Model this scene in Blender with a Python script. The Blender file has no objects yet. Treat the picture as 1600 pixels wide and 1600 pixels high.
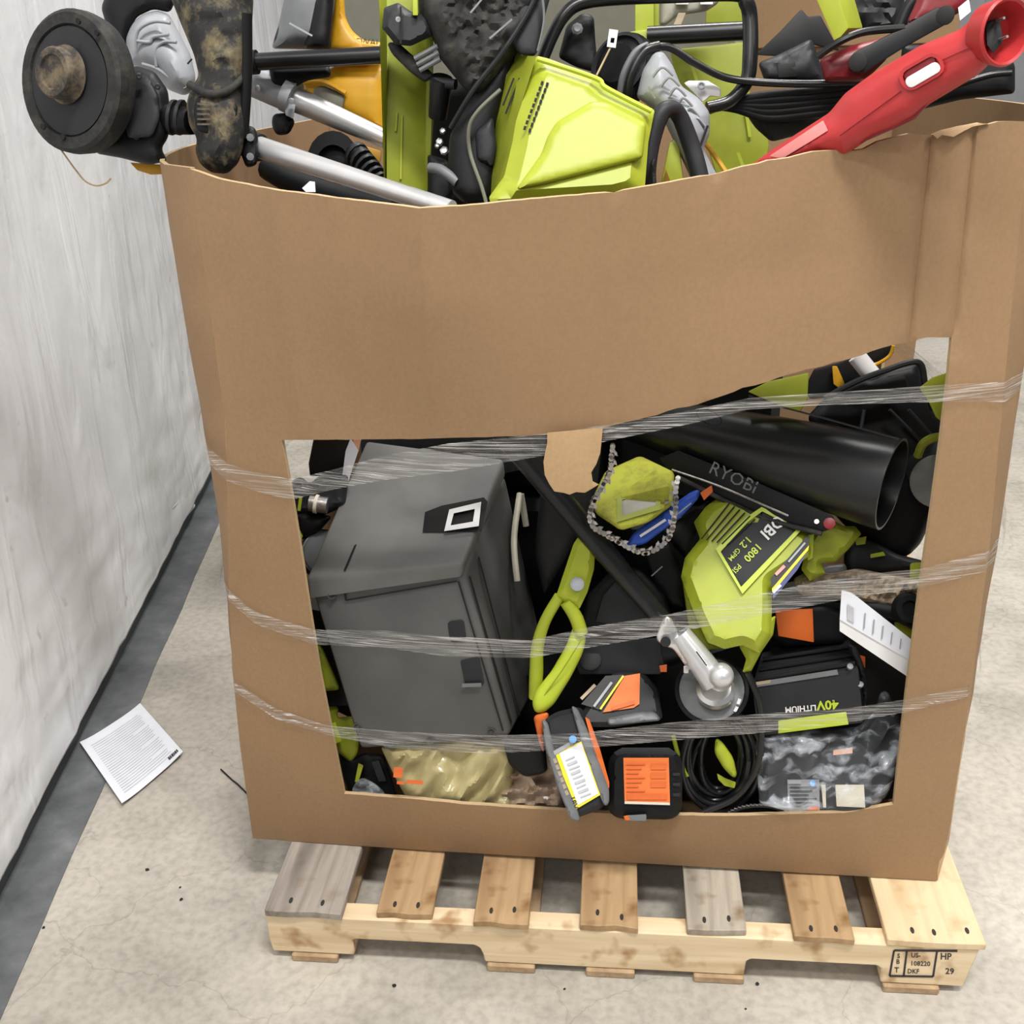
import bpy, bmesh, math, random
from mathutils import Vector, Matrix, noise
from mathutils.geometry import delaunay_2d_cdt
random.seed(7)
SC = bpy.context.scene
COL = SC.collection
# ------------------------------------------------------------------ camera
CAM = Vector((0.609298, -1.360183, 1.541957))
YAW, PITCH, ROLL, F = -0.1076304, 0.4390118, -0.0350020, 1668.64
def axes():
    cy, sy, cp, sp = math.cos(YAW), math.sin(YAW), math.cos(PITCH), math.sin(PITCH)
    fwd = Vector((sy*cp, cy*cp, -sp)); rt = Vector((cy, -sy, 0)); up = rt.cross(fwd)
    c, s = math.cos(ROLL), math.sin(ROLL)
    return c*rt + s*up, -s*rt + c*up, fwd
RT, UP, FW = axes()
cd = bpy.data.cameras.new('camera'); cam = bpy.data.objects.new('camera', cd); COL.objects.link(cam)
cam.matrix_world = Matrix(((RT.x, UP.x, -FW.x, CAM.x), (RT.y, UP.y, -FW.y, CAM.y), (RT.z, UP.z, -FW.z, CAM.z), (0, 0, 0, 1)))
cd.sensor_width = 36; cd.sensor_height = 36; cd.sensor_fit = 'HORIZONTAL'; cd.lens = F/1600*36; cd.clip_start = .02
SC.camera = cam
# ------------------------------------------------------------------ light
wd = bpy.data.worlds.new('world'); SC.world = wd; wd.use_nodes = True
wd.node_tree.nodes['Background'].inputs[0].default_value = (.93, .96, 1, 1)
wd.node_tree.nodes['Background'].inputs[1].default_value = .30
def lamp(x, y, z, sx, sy, e, aim=None):
    l = bpy.data.lights.new('ceiling_lamp', 'AREA'); l.shape = 'RECTANGLE'; l.size = sx; l.size_y = sy; l.energy = e
    l.color = (1, .97, .93); o = bpy.data.objects.new('ceiling_lamp', l); COL.objects.link(o); o.location = (x, y, z)
    if aim: o.rotation_euler = (Vector(aim)-Vector((x, y, z))).to_track_quat('-Z', 'Y').to_euler()
for (x, y, e) in ((1.5, -1.5, 480), (-.2, -2.9, 170), (4.6, -1.4, 210), (1.0, 2.6, 330), (4.8, 3.0, 200), (-.2, -5.5, 200), (4, -6, 160)):
    lamp(x, y, 5.6, 1.5, .5, e)
SC.view_settings.view_transform = 'Standard'; SC.view_settings.look = 'None'
SC.view_settings.exposure = -0.78; SC.view_settings.gamma = 1; SC.view_settings.use_curve_mapping = False
# ------------------------------------------------------------------ pixel helpers
def ray(x, y): return RT*((x-800)/F) + UP*(-(y-800)/F) + FW
def W(x, y, Y):
    d = ray(x, y); return CAM + d*((Y-CAM.y)/d.y)
def Z0(x, y, z=0):
    d = ray(x, y); return CAM + d*((z-CAM.z)/d.z)
def PX(p):
    v = p-CAM; d = v.dot(FW); return (800+F*v.dot(RT)/d, 800-F*v.dot(UP)/d)
def S(x, y, Y): return (W(x, y, Y)-CAM).dot(FW)/F          # metres per pixel there
class P:                                                    # a leaning plane given over pixels
    def __init__(s, Y, x0=0, y0=0, gx=0., gy=-.0003): s.a = (Y, x0, y0, gx, gy)
    def __call__(s, x, y): Y, x0, y0, gx, gy = s.a; return Y+gx*(x-x0)+gy*(y-y0)
    def off(s, d): Y, x0, y0, gx, gy = s.a; return P(Y+d, x0, y0, gx, gy)
def plane(Y, pts):
    if callable(Y): return Y
    xs = [p[0] for p in pts]; ys = [p[1] for p in pts]
    return P(Y, sum(xs)/len(xs), sum(ys)/len(ys))
# ------------------------------------------------------------------ materials
MT = {}
def nt(name):
    m = bpy.data.materials.new(name); m.use_nodes = True; t = m.node_tree
    return m, t, t.nodes['Principled BSDF'], t.nodes['Material Output']
def N(t, k, **kw):
    n = t.nodes.new('ShaderNode'+k)
    for a, b in kw.items():
        if a.startswith('i_'): n.inputs[a[2:].replace('_', ' ')].default_value = b
        else: setattr(n, a, b)
    return n
def ramp(t, src, stops):
    r = N(t, 'ValToRGB'); e = r.color_ramp.elements
    while len(e) < len(stops): e.new(.5)
    for q, (p, c) in zip(e, stops): q.position = p; q.color = (*c, 1)
    t.links.new(src, r.inputs[0]); return r
def coords(t, scale=(1, 1, 1), kind='Object'):
    c = N(t, 'TexCoord'); m = N(t, 'Mapping'); m.inputs['Scale'].default_value = scale
    t.links.new(c.outputs[kind], m.inputs[0]); return m.outputs[0]
def bump(t, b, src, st, dist=.002):
    u = N(t, 'Bump'); u.inputs['Strength'].default_value = st; u.inputs['Distance'].default_value = dist
    t.links.new(src, u.inputs['Height']); t.links.new(u.outputs[0], b.inputs['Normal']); return u
def plas(name, c, rough=.45, var=.12, metal=0., scale=30, spec=.4):
    m, t, b, o = nt(name); v = coords(t)
    n = N(t, 'TexNoise'); n.inputs['Scale'].default_value = scale; n.inputs['Detail'].default_value = 4; t.links.new(v, n.inputs[0])
    r = ramp(t, n.outputs[0], [(.3, [max(0, q*(1-var)) for q in c]), (.7, [min(1, q*(1+var)) for q in c])])
    t.links.new(r.outputs[0], b.inputs['Base Color'])
    b.inputs['Roughness'].default_value = rough; b.inputs['Metallic'].default_value = metal
    b.inputs['Specular IOR Level'].default_value = spec
    n2 = N(t, 'TexNoise'); n2.inputs['Scale'].default_value = 900; t.links.new(v, n2.inputs[0]); bump(t, b, n2.outputs[0], .12, .0005)
    MT[name] = m; return m
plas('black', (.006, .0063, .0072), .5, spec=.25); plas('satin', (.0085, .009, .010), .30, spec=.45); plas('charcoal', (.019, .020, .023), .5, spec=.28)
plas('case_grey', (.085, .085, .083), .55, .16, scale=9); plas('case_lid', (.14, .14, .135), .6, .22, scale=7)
plas('lime', (.325, .378, .026), .42, .05); plas('lime_dull', (.25, .285, .02), .5, .08)  # lime_dull: darker lime, also paints the shaded side of the housing
plas('yellow', (.55, .29, .014), .42, .08); plas('red', (.41, .027, .029), .38, .07); plas('dark_red', (.17, .008, .013), .4)
plas('grey', (.30, .315, .34), .4, .05); plas('mid_grey', (.14, .147, .155), .45); plas('silver', (.72, .72, .72), .3, .05, .9)
plas('pole', (.62, .62, .63), .3, .04, .55); plas('steel', (.45, .43, .42), .35, .3, .9, 200); plas('cream', (.62, .58, .48), .5)
plas('white', (.70, .70, .70), .45, .03); plas('paper', (.70, .72, .78), .7, .03); plas('orange', (.58, .12, .018), .5, .05)
plas('orange_label', (.70, .17, .04), .6, .05); plas('blue', (.02, .08, .5), .4); plas('sky_blue', (.05, .3, .7), .4)
plas('tan', (.34, .27, .19), .7, .3, scale=20); plas('navy', (.02, .03, .14), .4); plas('print', (.03, .03, .03), .6)
plas('print_grey', (.46, .46, .49), .6); plas('olive', (.16, .16, .125), .6, .05); plas('label_yellow', (.85, .72, .03), .5)
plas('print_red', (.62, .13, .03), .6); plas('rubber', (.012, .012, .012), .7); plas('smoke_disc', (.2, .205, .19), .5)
plas('pale_olive', (.33, .32, .27), .5); plas('string', (.42, .33, .18), .6); plas('skin_orange', (.75, .38, .25), .6); plas('ink', (.035, .03, .035), .8)
plas('nail', (.03, .028, .025), .6); plas('blue_plate', (.25, .25, .27), .5)
def muddy(name, base, mud, lo, hi):
    m, t, b, o = nt(name); v = coords(t)
    n = N(t, 'TexNoise'); n.inputs['Scale'].default_value = 26; n.inputs['Detail'].default_value = 8; n.inputs['Roughness'].default_value = .7; t.links.new(v, n.inputs[0])
    r = ramp(t, n.outputs[0], [(lo, base), (hi, mud)]); t.links.new(r.outputs[0], b.inputs['Base Color'])
    b.inputs['Roughness'].default_value = .75; bump(t, b, n.outputs[0], .5, .004); MT[name] = m
muddy('mud', (.012, .012, .012), (.20, .16, .085), .47, .68); muddy('mud_light', (.025, .022, .02), (.19, .145, .085), .44, .66)
muddy('grime', (.009, .009, .0095), (.055, .05, .04), .45, .75); muddy('lime_dirty', (.36, .38, .03), (.17, .15, .02), .45, .72)
# cardboard: kraft paper, fine flutes
def card(name, c):
    m, t, b, o = nt(name); v = coords(t)
    n = N(t, 'TexNoise'); n.inputs['Scale'].default_value = 3; n.inputs['Detail'].default_value = 5; t.links.new(v, n.inputs[0])
    n2 = N(t, 'TexNoise'); n2.inputs['Scale'].default_value = 160; n2.inputs['Detail'].default_value = 3; t.links.new(v, n2.inputs[0])
    r = ramp(t, n.outputs[0], [(.3, [q*.93 for q in c]), (.7, [q*1.06 for q in c])])
    r2 = ramp(t, n2.outputs[0], [(.35, (.95, .95, .95)), (.65, (1.03, 1.03, 1.03))])
    mx = N(t, 'MixRGB', blend_type='MULTIPLY'); mx.inputs[0].default_value = 1; t.links.new(r.outputs[0], mx.inputs[1]); t.links.new(r2.outputs[0], mx.inputs[2])
    t.links.new(mx.outputs[0], b.inputs['Base Color']); b.inputs['Roughness'].default_value = .75; b.inputs['Specular IOR Level'].default_value = .25
    vw = coords(t, (1, .15, .02)); w = N(t, 'TexNoise'); w.inputs['Scale'].default_value = 70; w.inputs['Detail'].default_value = 2; t.links.new(vw, w.inputs[0])
    bump(t, b, w.outputs[0], .25, .003); MT[name] = m
card('card', (.305, .193, .106)); card('card_edge', (.46, .33, .19)); card('card_torn', (.385, .255, .135))
def wood(name, c1, c2, ax, knots=False):
    m, t, b, o = nt(name)
    sc = (3, 40, 40) if ax == 'x' else (40, 3, 40)
    v = coords(t, sc); n = N(t, 'TexNoise'); n.inputs['Scale'].default_value = 1; n.inputs['Detail'].default_value = 6; n.inputs['Distortion'].default_value = .6; t.links.new(v, n.inputs[0])
    r = ramp(t, n.outputs[0], [(.32, c1), (.62, c2)]); col = r.outputs[0]
    v2 = coords(t); k = N(t, 'TexNoise'); k.inputs['Scale'].default_value = 22; k.inputs['Detail'].default_value = 2; t.links.new(v2, k.inputs[0])
    kr = ramp(t, k.outputs[0], [(.56, (1, 1, 1)), (.74, (.55, .42, .3) if knots else (.8, .74, .66))])
    mx = N(t, 'MixRGB', blend_type='MULTIPLY'); mx.inputs[0].default_value = 1; t.links.new(col, mx.inputs[1]); t.links.new(kr.outputs[0], mx.inputs[2])
    t.links.new(mx.outputs[0], b.inputs['Base Color']); b.inputs['Roughness'].default_value = .8; bump(t, b, n.outputs[0], .4, .002); MT[name] = m
wood('wood_pale', (.60, .45, .27), (.74, .60, .40), 'x', True); wood('wood_pale_y', (.58, .43, .25), (.70, .55, .35), 'y'); wood('wood_tan', (.28, .17, .08), (.42, .28, .145), 'y', True)
wood('wood_grey', (.17, .145, .125), (.34, .30, .26), 'y'); wood('wood_grey2', (.24, .21, .17), (.42, .37, .30), 'y', True); wood('wood_dark', (.3, .2, .11), (.45, .32, .19), 'y')
# floor
m, t, b, o = nt('concrete'); MT['concrete'] = m; v = coords(t)
n1 = N(t, 'TexNoise'); n1.inputs['Scale'].default_value = 3.2; n1.inputs['Detail'].default_value = 9; n1.inputs['Roughness'].default_value = .62; n1.inputs['Distortion'].default_value = .5; t.links.new(v, n1.inputs[0])
n2 = N(t, 'TexNoise'); n2.inputs['Scale'].default_value = 60; n2.inputs['Detail'].default_value = 6; t.links.new(v, n2.inputs[0])
r1 = ramp(t, n1.outputs[0], [(.28, (.30, .28, .24)), (.5, (.42, .39, .34)), (.72, (.50, .465, .405))]); r2 = ramp(t, n2.outputs[0], [(.3, (.82, .82, .82)), (.6, (1.05, 1.05, 1.05))])
mx = N(t, 'MixRGB', blend_type='MULTIPLY'); mx.inputs[0].default_value = 1; t.links.new(r1.outputs[0], mx.inputs[1]); t.links.new(r2.outputs[0], mx.inputs[2])
vo = N(t, 'TexVoronoi', feature='DISTANCE_TO_EDGE'); vo.inputs['Scale'].default_value = 2.6
nd = N(t, 'TexNoise'); nd.inputs['Scale'].default_value = 5; nd.inputs['Detail'].default_value = 5; t.links.new(v, nd.inputs[0])
ad = N(t, 'MixRGB', blend_type='ADD'); ad.inputs[0].default_value = .35; t.links.new(v, ad.inputs[1]); t.links.new(nd.outputs[1], ad.inputs[2]); t.links.new(ad.outputs[0], vo.inputs[0])
r3 = ramp(t, vo.outputs[0], [(.0, (.80, .79, .77)), (.008, (1, 1, 1))])
m2 = N(t, 'MixRGB', blend_type='MULTIPLY'); m2.inputs[0].default_value = 1; t.links.new(mx.outputs[0], m2.inputs[1]); t.links.new(r3.outputs[0], m2.inputs[2])
t.links.new(m2.outputs[0], b.inputs['Base Color']); b.inputs['Roughness'].default_value = .55; bump(t, b, n2.outputs[0], .15, .002)
m, t, b, o = nt('strip_paint'); MT['strip_paint'] = m; v = coords(t)
n1 = N(t, 'TexNoise'); n1.inputs['Scale'].default_value = 9; n1.inputs['Detail'].default_value = 8; n1.inputs['Roughness'].default_value = .65; t.links.new(v, n1.inputs[0])
r1 = ramp(t, n1.outputs[0], [(.3, (.075, .082, .085)), (.55, (.13, .14, .145)), (.8, (.22, .23, .235))]); t.links.new(r1.outputs[0], b.inputs['Base Color']); b.inputs['Roughness'].default_value = .42; bump(t, b, n1.outputs[0], .3, .003)
m, t, b, o = nt('base_paint'); MT['base_paint'] = m; b.inputs['Base Color'].default_value = (.07, .08, .082, 1); b.inputs['Roughness'].default_value = .45
m, t, b, o = nt('vinyl_wall'); MT['vinyl_wall'] = m; v = coords(t)
n1 = N(t, 'TexNoise'); n1.inputs['Scale'].default_value = 2; n1.inputs['Detail'].default_value = 9; n1.inputs['Roughness'].default_value = .6; t.links.new(v, n1.inputs[0])
r1 = ramp(t, n1.outputs[0], [(.3, (.74, .75, .77)), (.6, (.84, .85, .875))]); 
sp = N(t, 'TexNoise'); sp.inputs['Scale'].default_value = 14; sp.inputs['Detail'].default_value = 3; t.links.new(v, sp.inputs[0]); rs = ramp(t, sp.outputs[0], [(.70, (1, 1, 1)), (.80, (.62, .60, .57))])
mx = N(t, 'MixRGB', blend_type='MULTIPLY'); mx.inputs[0].default_value = 1; t.links.new(r1.outputs[0], mx.inputs[1]); t.links.new(rs.outputs[0], mx.inputs[2]); t.links.new(mx.outputs[0], b.inputs['Base Color'])
b.inputs['Roughness'].default_value = .38
v3 = coords(t, (2.2, 2.2, .7)); n3 = N(t, 'TexNoise'); n3.inputs['Scale'].default_value = 3; n3.inputs['Detail'].default_value = 2.5; n3.inputs['Distortion'].default_value = 1.2; t.links.new(v3, n3.inputs[0])
u1 = bump(t, b, n3.outputs[0], .45, .03)
n4 = N(t, 'TexNoise'); n4.inputs['Scale'].default_value = 25; n4.inputs['Detail'].default_value = 5; n4.inputs['Distortion'].default_value = 1.5; t.links.new(v, n4.inputs[0])
u2 = bump(t, b, n4.outputs[0], .10, .008); t.links.new(u1.outputs[0], u2.inputs['Normal'])
# clear films
def film(name, tint, lo, hi, base=.06, scale=(1, 1, 60), ns=14, top=.75):
    m, t, b, o = nt(name); MT[name] = m; v = coords(t, scale)
    n = N(t, 'TexNoise'); n.inputs['Scale'].default_value = ns; n.inputs['Detail'].default_value = 5; n.inputs['Distortion'].default_value = .4; t.links.new(v, n.inputs[0])
    r = ramp(t, n.outputs[0], [(lo, (base,)*3), (hi, (top,)*3)])
    tr = N(t, 'BsdfTransparent'); tr.inputs[0].default_value = (.96, .96, .95, 1)
    b.inputs['Base Color'].default_value = (*tint, 1); b.inputs['Roughness'].default_value = .22; b.inputs['Specular IOR Level'].default_value = .6
    bump(t, b, n.outputs[0], .8, .004); mx = N(t, 'MixShader'); t.links.new(r.outputs[0], mx.inputs[0]); t.links.new(tr.outputs[0], mx.inputs[1]); t.links.new(b.outputs[0], mx.inputs[2]); t.links.new(mx.outputs[0], o.inputs[0])
film('wrap', (.74, .72, .70), .47, .76, .07, (1, 1, 55), 12, .85); film('clear_bag', (.6, .64, .7), .46, .74, .06, (1, 1, 3), 16, .8); film('yellow_bag', (.48, .41, .20), .3, .66, .62, (1, 1, 1), 9, .95); film('tan_bag', (.40, .30, .215), .3, .6, .8, (1, 1, 1), 9, .97)
# ------------------------------------------------------------------ objects
WL = {}; THINGS = []
def T(name, label, cat, group=None):
    o = bpy.data.objects.new(name, None); COL.objects.link(o); o.empty_display_size = .05
    o['label'] = label; o['category'] = cat
    if group: o['group'] = group
    THINGS.append(o); o['_e'] = 1; return o
def tag(o, label, cat, group=None):
    o['label'] = label; o['category'] = cat
    if group: o['group'] = group
    return o
def fin(name, bm, mat, parent=None, smooth=False, label=None, mat2=None):
    bmesh.ops.recalc_face_normals(bm, faces=bm.faces)
    c = sum((v.co for v in bm.verts), Vector())/max(1, len(bm.verts))
    for v in bm.verts: v.co -= c
    me = bpy.data.meshes.new(name); bm.to_mesh(me); bm.free()
    me.materials.append(MT[mat] if isinstance(mat, str) else mat)
    if mat2: me.materials.append(MT[mat2])
    if smooth:
        for p in me.polygons: p.use_smooth = True
        try: me.set_sharp_from_angle(angle=math.radians(38))
        except Exception: pass
    return link(name, me, c, parent, label)
def link(name, me, c, parent=None, label=None):
    o = bpy.data.objects.new(name, me); COL.objects.link(o); o.location = c; WL[o] = Vector(c)
    if label: o['label'] = label
    if parent is not None:
        o.parent = parent
        if parent in WL: o.matrix_parent_inverse = Matrix.Translation(-WL[parent])
    return o
def dupe(src, c, parent, rot=None):
    o = link(src.name.split('.')[0], src.data, c, parent)
    if rot is not None: o.rotation_euler = rot
    return o
def close_things():
    for e in THINGS:
        lo = [1e9]*3; hi = [-1e9]*3
        for ch in e.children:
            for v in ch.data.vertices:
                p = v.co + WL[ch]
                for k in range(3): lo[k] = min(lo[k], p[k]); hi[k] = max(hi[k], p[k])
        base = Vector(((lo[0]+hi[0])/2, (lo[1]+hi[1])/2, lo[2])); e.location = base
        for ch in e.children: ch.matrix_parent_inverse = Matrix.Translation(-base)
        del e['_e']
def bev(bm, w, seg=2, ang=30):
    if w <= 0: return
    es = [e for e in bm.edges if len(e.link_faces) == 2 and e.calc_face_angle(0) > math.radians(ang)]
    bmesh.ops.bevel(bm, geom=es, offset=w, segments=seg, profile=.6, affect='EDGES', clamp_overlap=True)
def slab(name, pts, Y, d, mat, parent=None, bv=2, seg=2, smooth=True, label=None, ext=None):
    """solid whose front outline is given in photo pixels on a (leaning) plane, d metres thick"""
    f = plane(Y, pts); bm = bmesh.new()
    fr = [W(p[0], p[1], p[2] if len(p) > 2 else f(p[0], p[1])) for p in pts]
    c = sum(fr, Vector())/len(fr); e = Vector(ext) if ext else (c-CAM).normalized()*d
    a = [bm.verts.new(v) for v in fr]; b_ = [bm.verts.new(v+e) for v in fr]; n = len(a)
    bm.faces.new(a); bm.faces.new(b_[::-1])
    for i in range(n): bm.faces.new((a[i], b_[i], b_[(i+1) % n], a[(i+1) % n]))
    bmesh.ops.recalc_face_normals(bm, faces=bm.faces)
    sc = S(pts[0][0], pts[0][1], f(pts[0][0], pts[0][1])); bev(bm, min(bv*sc, d*.45), seg)
    return fin(name, bm, mat, parent, smooth, label)
def hexa(name, q, mat, parent=None, bv=.006, label=None, seg=2):
    """8 corners: front loop of 4, back loop of 4, each (px,py,Y)"""
    bm = bmesh.new(); v = [bm.verts.new(W(*p)) for p in q]
    for f in ((0, 1, 2, 3), (7, 6, 5, 4), (0, 4, 5, 1), (1, 5, 6, 2), (2, 6, 7, 3), (3, 7, 4, 0)): bm.faces.new([v[i] for i in f])
    bmesh.ops.recalc_face_normals(bm, faces=bm.faces); bev(bm, bv, seg); return fin(name, bm, mat, parent, True, label)
def crom(p, k=8):
    out = []; p = [Vector(q) for q in p]
    for i in range(len(p)-1):
        a = p[max(i-1, 0)]; b = p[i]; c = p[i+1]; d = p[min(i+2, len(p)-1)]
        for j in range(k):
            u = j/k; out.append(.5*((2*b)+(c-a)*u+(2*a-5*b+4*c-d)*u*u+(3*b-a-3*c+d)*u**3))
    return out+[p[-1]]
def sweep(bm, pts, rad, n=12, cap=True, flat=1.):
    rings = []; up = None
    for i, p in enumerate(pts):
        t = (pts[min(i+1, len(pts)-1)]-pts[max(i-1, 0)]).normalized()
        if up is None: up = t.orthogonal().normalized()
        up = (up-t*up.dot(t)).normalized(); s = t.cross(up); r = rad[i] if isinstance(rad, list) else rad
        rings.append([bm.verts.new(p+(up*math.cos(2*math.pi*k/n)+s*math.sin(2*math.pi*k/n)*flat)*r) for k in range(n)])
    for a, b in zip(rings, rings[1:]):
        for k in range(n): bm.faces.new((a[k], a[(k+1) % n], b[(k+1) % n], b[k]))
    if cap: bm.faces.new(rings[0][::-1]); bm.faces.new(rings[-1])
def tube(name, pts, r, mat, parent=None, n=12, curve=True, label=None, k=8):
    """pts (px,py,Y); r in pixels (number or one per point)"""
    w = [W(*p) for p in pts]; rs = [(r[i] if isinstance(r, (list, tuple)) else r)*S(*p) for i, p in enumerate(pts)]
    if curve and len(w) > 2:
        q = crom(w, k); rr = []
        for i in range(len(q)):
            u = i/k; j = min(int(u), len(rs)-2); rr.append(rs[j]+(rs[j+1]-rs[j])*(u-j))
    else: q, rr = w, rs
    bm = bmesh.new(); sweep(bm, q, rr, n); return fin(name, bm, mat, parent, True, label)
def lathe(name, c, ax, prof, mat, parent=None, n=32, label=None, sq=None):
    """c (px,py,Y); ax in camera axes (right, up, towards); prof [(r_px,h_px)]"""
    tw = (CAM-W(*c)).normalized(); lr = (RT-tw*RT.dot(tw)).normalized(); a = (lr*ax[0]+tw.cross(lr)*ax[1]+tw*ax[2]).normalized(); u = a.orthogonal().normalized(); s = a.cross(u); o = W(*c); k = S(*c)
    bm = bmesh.new(); rings = []
    for r, h in prof:
        if r <= 0: rings.append([bm.verts.new(o+a*h*k)])
        else: rings.append([bm.verts.new(o+a*h*k+(u*math.cos(2*math.pi*i/n)+s*math.sin(2*math.pi*i/n))*r*k) for i in range(n)])
    for p, q in zip(rings, rings[1:]):
        for i in range(n):
            j = (i+1) % n
            if len(p) == 1: bm.faces.new((p[0], q[i], q[j]))
            elif len(q) == 1: bm.faces.new((p[i], p[j], q[0]))
            else: bm.faces.new((p[i], p[j], q[j], q[i]))
    for R_ in (rings[0], rings[-1]):
        if len(R_) > 2: bm.faces.new(R_)
    return fin(name, bm, mat, parent, True, label)
def inside(p, poly):
    x, y = p; r = False
    for i in range(len(poly)):
        (x1, y1), (x2, y2) = poly[i][:2], poly[i-1][:2]
        if (y1 > y) != (y2 > y) and x < (x2-x1)*(y-y1)/(y2-y1)+x1: r = not r
    return r
def edged(p, poly):
    m = 1e9; p = Vector(p[:2])
    for i in range(len(poly)):
        a = Vector(poly[i][:2]); b = Vector(poly[i-1][:2]); d = b-a; u = max(0, min(1, (p-a).dot(d)/max(d.length_squared, 1e-9))); m = min(m, (p-a-d*u).length)
    return m
def dense(poly, step, closed=True):
    out = []
    for i in range(len(poly) if closed else len(poly)-1):
        a = Vector(poly[i][:2]); b = Vector(poly[(i+1) % len(poly)][:2]); k = max(1, int((b-a).length/step))
        out += [tuple(a+(b-a)*j/k) for j in range(k)]
    if not closed: out.append(tuple(poly[-1][:2]))
    return out
def cdt(outer, holes, lines, step, extra=(), keep=None):
    vs, es = [], []
    def loop(q, closed=True):
        s = len(vs); vs.extend(Vector(p[:2]) for p in q)
        es.extend((s+i, s+i+1) for i in range(len(q)-1))
        if closed: es.append((s+len(q)-1, s))
    loop(outer)
    for h in holes: loop(h)
    for l in lines: loop(l, False)
    vs.extend(extra); kp = keep if keep else step*.5
    xs = [p[0] for p in outer]; ys = [p[1] for p in outer]; row = 0
    y = min(ys)+step/2
    while y < max(ys):
        x = min(xs)+step*(.5 if row % 2 else 1)
        while x < max(xs):
            if inside((x, y), outer) and edged((x, y), outer) > kp and all(edged((x, y), h) > step*.5 for h in holes) and not any(inside((x, y), h) for h in holes): vs.append(Vector((x, y)))
            x += step
        y += step*.87; row += 1
    v, e, f, *_ = delaunay_2d_cdt(vs, es, [], 0, 1e-4)
    fs = []
    for t in f:
        c = sum((v[i] for i in t), Vector((0, 0)))/len(t)
        if inside(c, outer) and not any(inside(c, h) for h in holes): fs.append(t)
    return v, fs
def chaikin(poly, rnd):
    for _ in range(2):
        out = []; n = len(poly)
        for i in range(n):
            a = Vector(poly[i-1][:2]); b = Vector(poly[i][:2]); c = Vector(poly[(i+1) % n][:2])
            for e in (a, c):
                d = e-b; k = min(d.length*.25, rnd); out.append(tuple(b+d.normalized()*k) if d.length > 1e-6 else tuple(b))
        poly = out; rnd *= .5
    q = [poly[0]]
    for p in poly[1:]:
        if (Vector(p)-Vector(q[-1])).length > .4: q.append(p)
    return q
def puff(name, outline, Y, d, mat, parent=None, dome=.03, r=25, amp=0., nf=30, step=9, label=None, smooth=True, seed=0, back=True, rnd=4, nfy=None, lin=False):
    """rounded solid shell: front swells towards the viewer by dome, falling off over r pixels from the outline; amp crumples it"""
    f = plane(Y, outline); o = dense(chaikin(outline, rnd), step); ins = []
    ar = sum(o[i-1][0]*o[i][1]-o[i][0]*o[i-1][1] for i in range(len(o)))
    for dd_ in ((.5, 1.) if lin else (.06, .25, .55)):
        for i in range(len(o)):
            t_ = Vector((o[(i+1) % len(o)][0]-o[i-1][0], o[(i+1) % len(o)][1]-o[i-1][1])).normalized(); n_ = Vector((-t_.y, t_.x))*(1 if ar > 0 else -1); q = Vector(o[i])+n_*r*dd_
            if inside(q, o) and edged(q, o) > r*dd_*.93: ins.append(q)
    v, fs = cdt(o, [], [], step, ins, r*(1.08 if lin else .62)); bm = bmesh.new()
    A, B = [], []
    for p in v:
        e = min(1, edged(p, o)/r); h = dome*e if lin else dome*math.sqrt(max(0, 1-(1-e)**2))
        if amp: h += amp*e*(noise.fractal(Vector((p.x/nf, p.y/nf, seed)), .8, 2., 4) if not nfy else .8-2*abs(noise.fractal(Vector(((p.x+.5*p.y)/nf, p.y/nfy, seed)), .9, 2., 3)))
        q = W(p.x, p.y, f(p.x, p.y)); w = (q-CAM).normalized(); A.append(bm.verts.new(q-w*h)); B.append(bm.verts.new(q+w*d))
    cnt = {}
    for t in fs:
        bm.faces.new([A[i] for i in t])
        if back: bm.faces.new([B[i] for i in t[::-1]])
        for i in range(3):
            k = (t[i], t[(i+1) % 3]); cnt[k] = 1
    for (i, j) in list(cnt):
        if (j, i) not in cnt:
            try: bm.faces.new((A[j], A[i], B[i], B[j]))
            except ValueError: pass
    for q in [q for q in bm.verts if not q.link_faces]: bm.verts.remove(q)
    return fin(name, bm, mat, parent, smooth, label)
def rect(cx, cy, w, h, ang=0, r=0):
    c, s = math.cos(math.radians(ang)), math.sin(math.radians(ang)); o = []
    if r <= 0: q = [(-w/2, -h/2), (w/2, -h/2), (w/2, h/2), (-w/2, h/2)]
    else:
        q = []
        for (sx, sy, a0) in ((1, -1, -90), (1, 1, 0), (-1, 1, 90), (-1, -1, 180)):
            for k in range(4):
                a = math.radians(a0+k*30); q.append((sx*(w/2-r)+r*math.cos(a), sy*(h/2-r)+r*math.sin(a)))
    return [(cx+x*c-y*s, cy+x*s+y*c) for x, y in q]
def ell(cx, cy, a, b, ang=0, n=24, a0=0, a1=360):
    c, s = math.cos(math.radians(ang)), math.sin(math.radians(ang)); o = []
    for i in range(n if a1-a0 >= 360 else n+1):
        t = math.radians(a0+(a1-a0)*i/n); x, y = a*math.cos(t), b*math.sin(t); o.append((cx+x*c-y*s, cy+x*s+y*c))
    return o
def decal(name, pts, Y, mat, parent, lift=.0012, d=.0012, label=None):
    f = plane(Y, pts); g = lambda x, y: f(x, y)-lift-d
    return slab(name, pts, g, d, mat, parent, 0, label=label)
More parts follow.
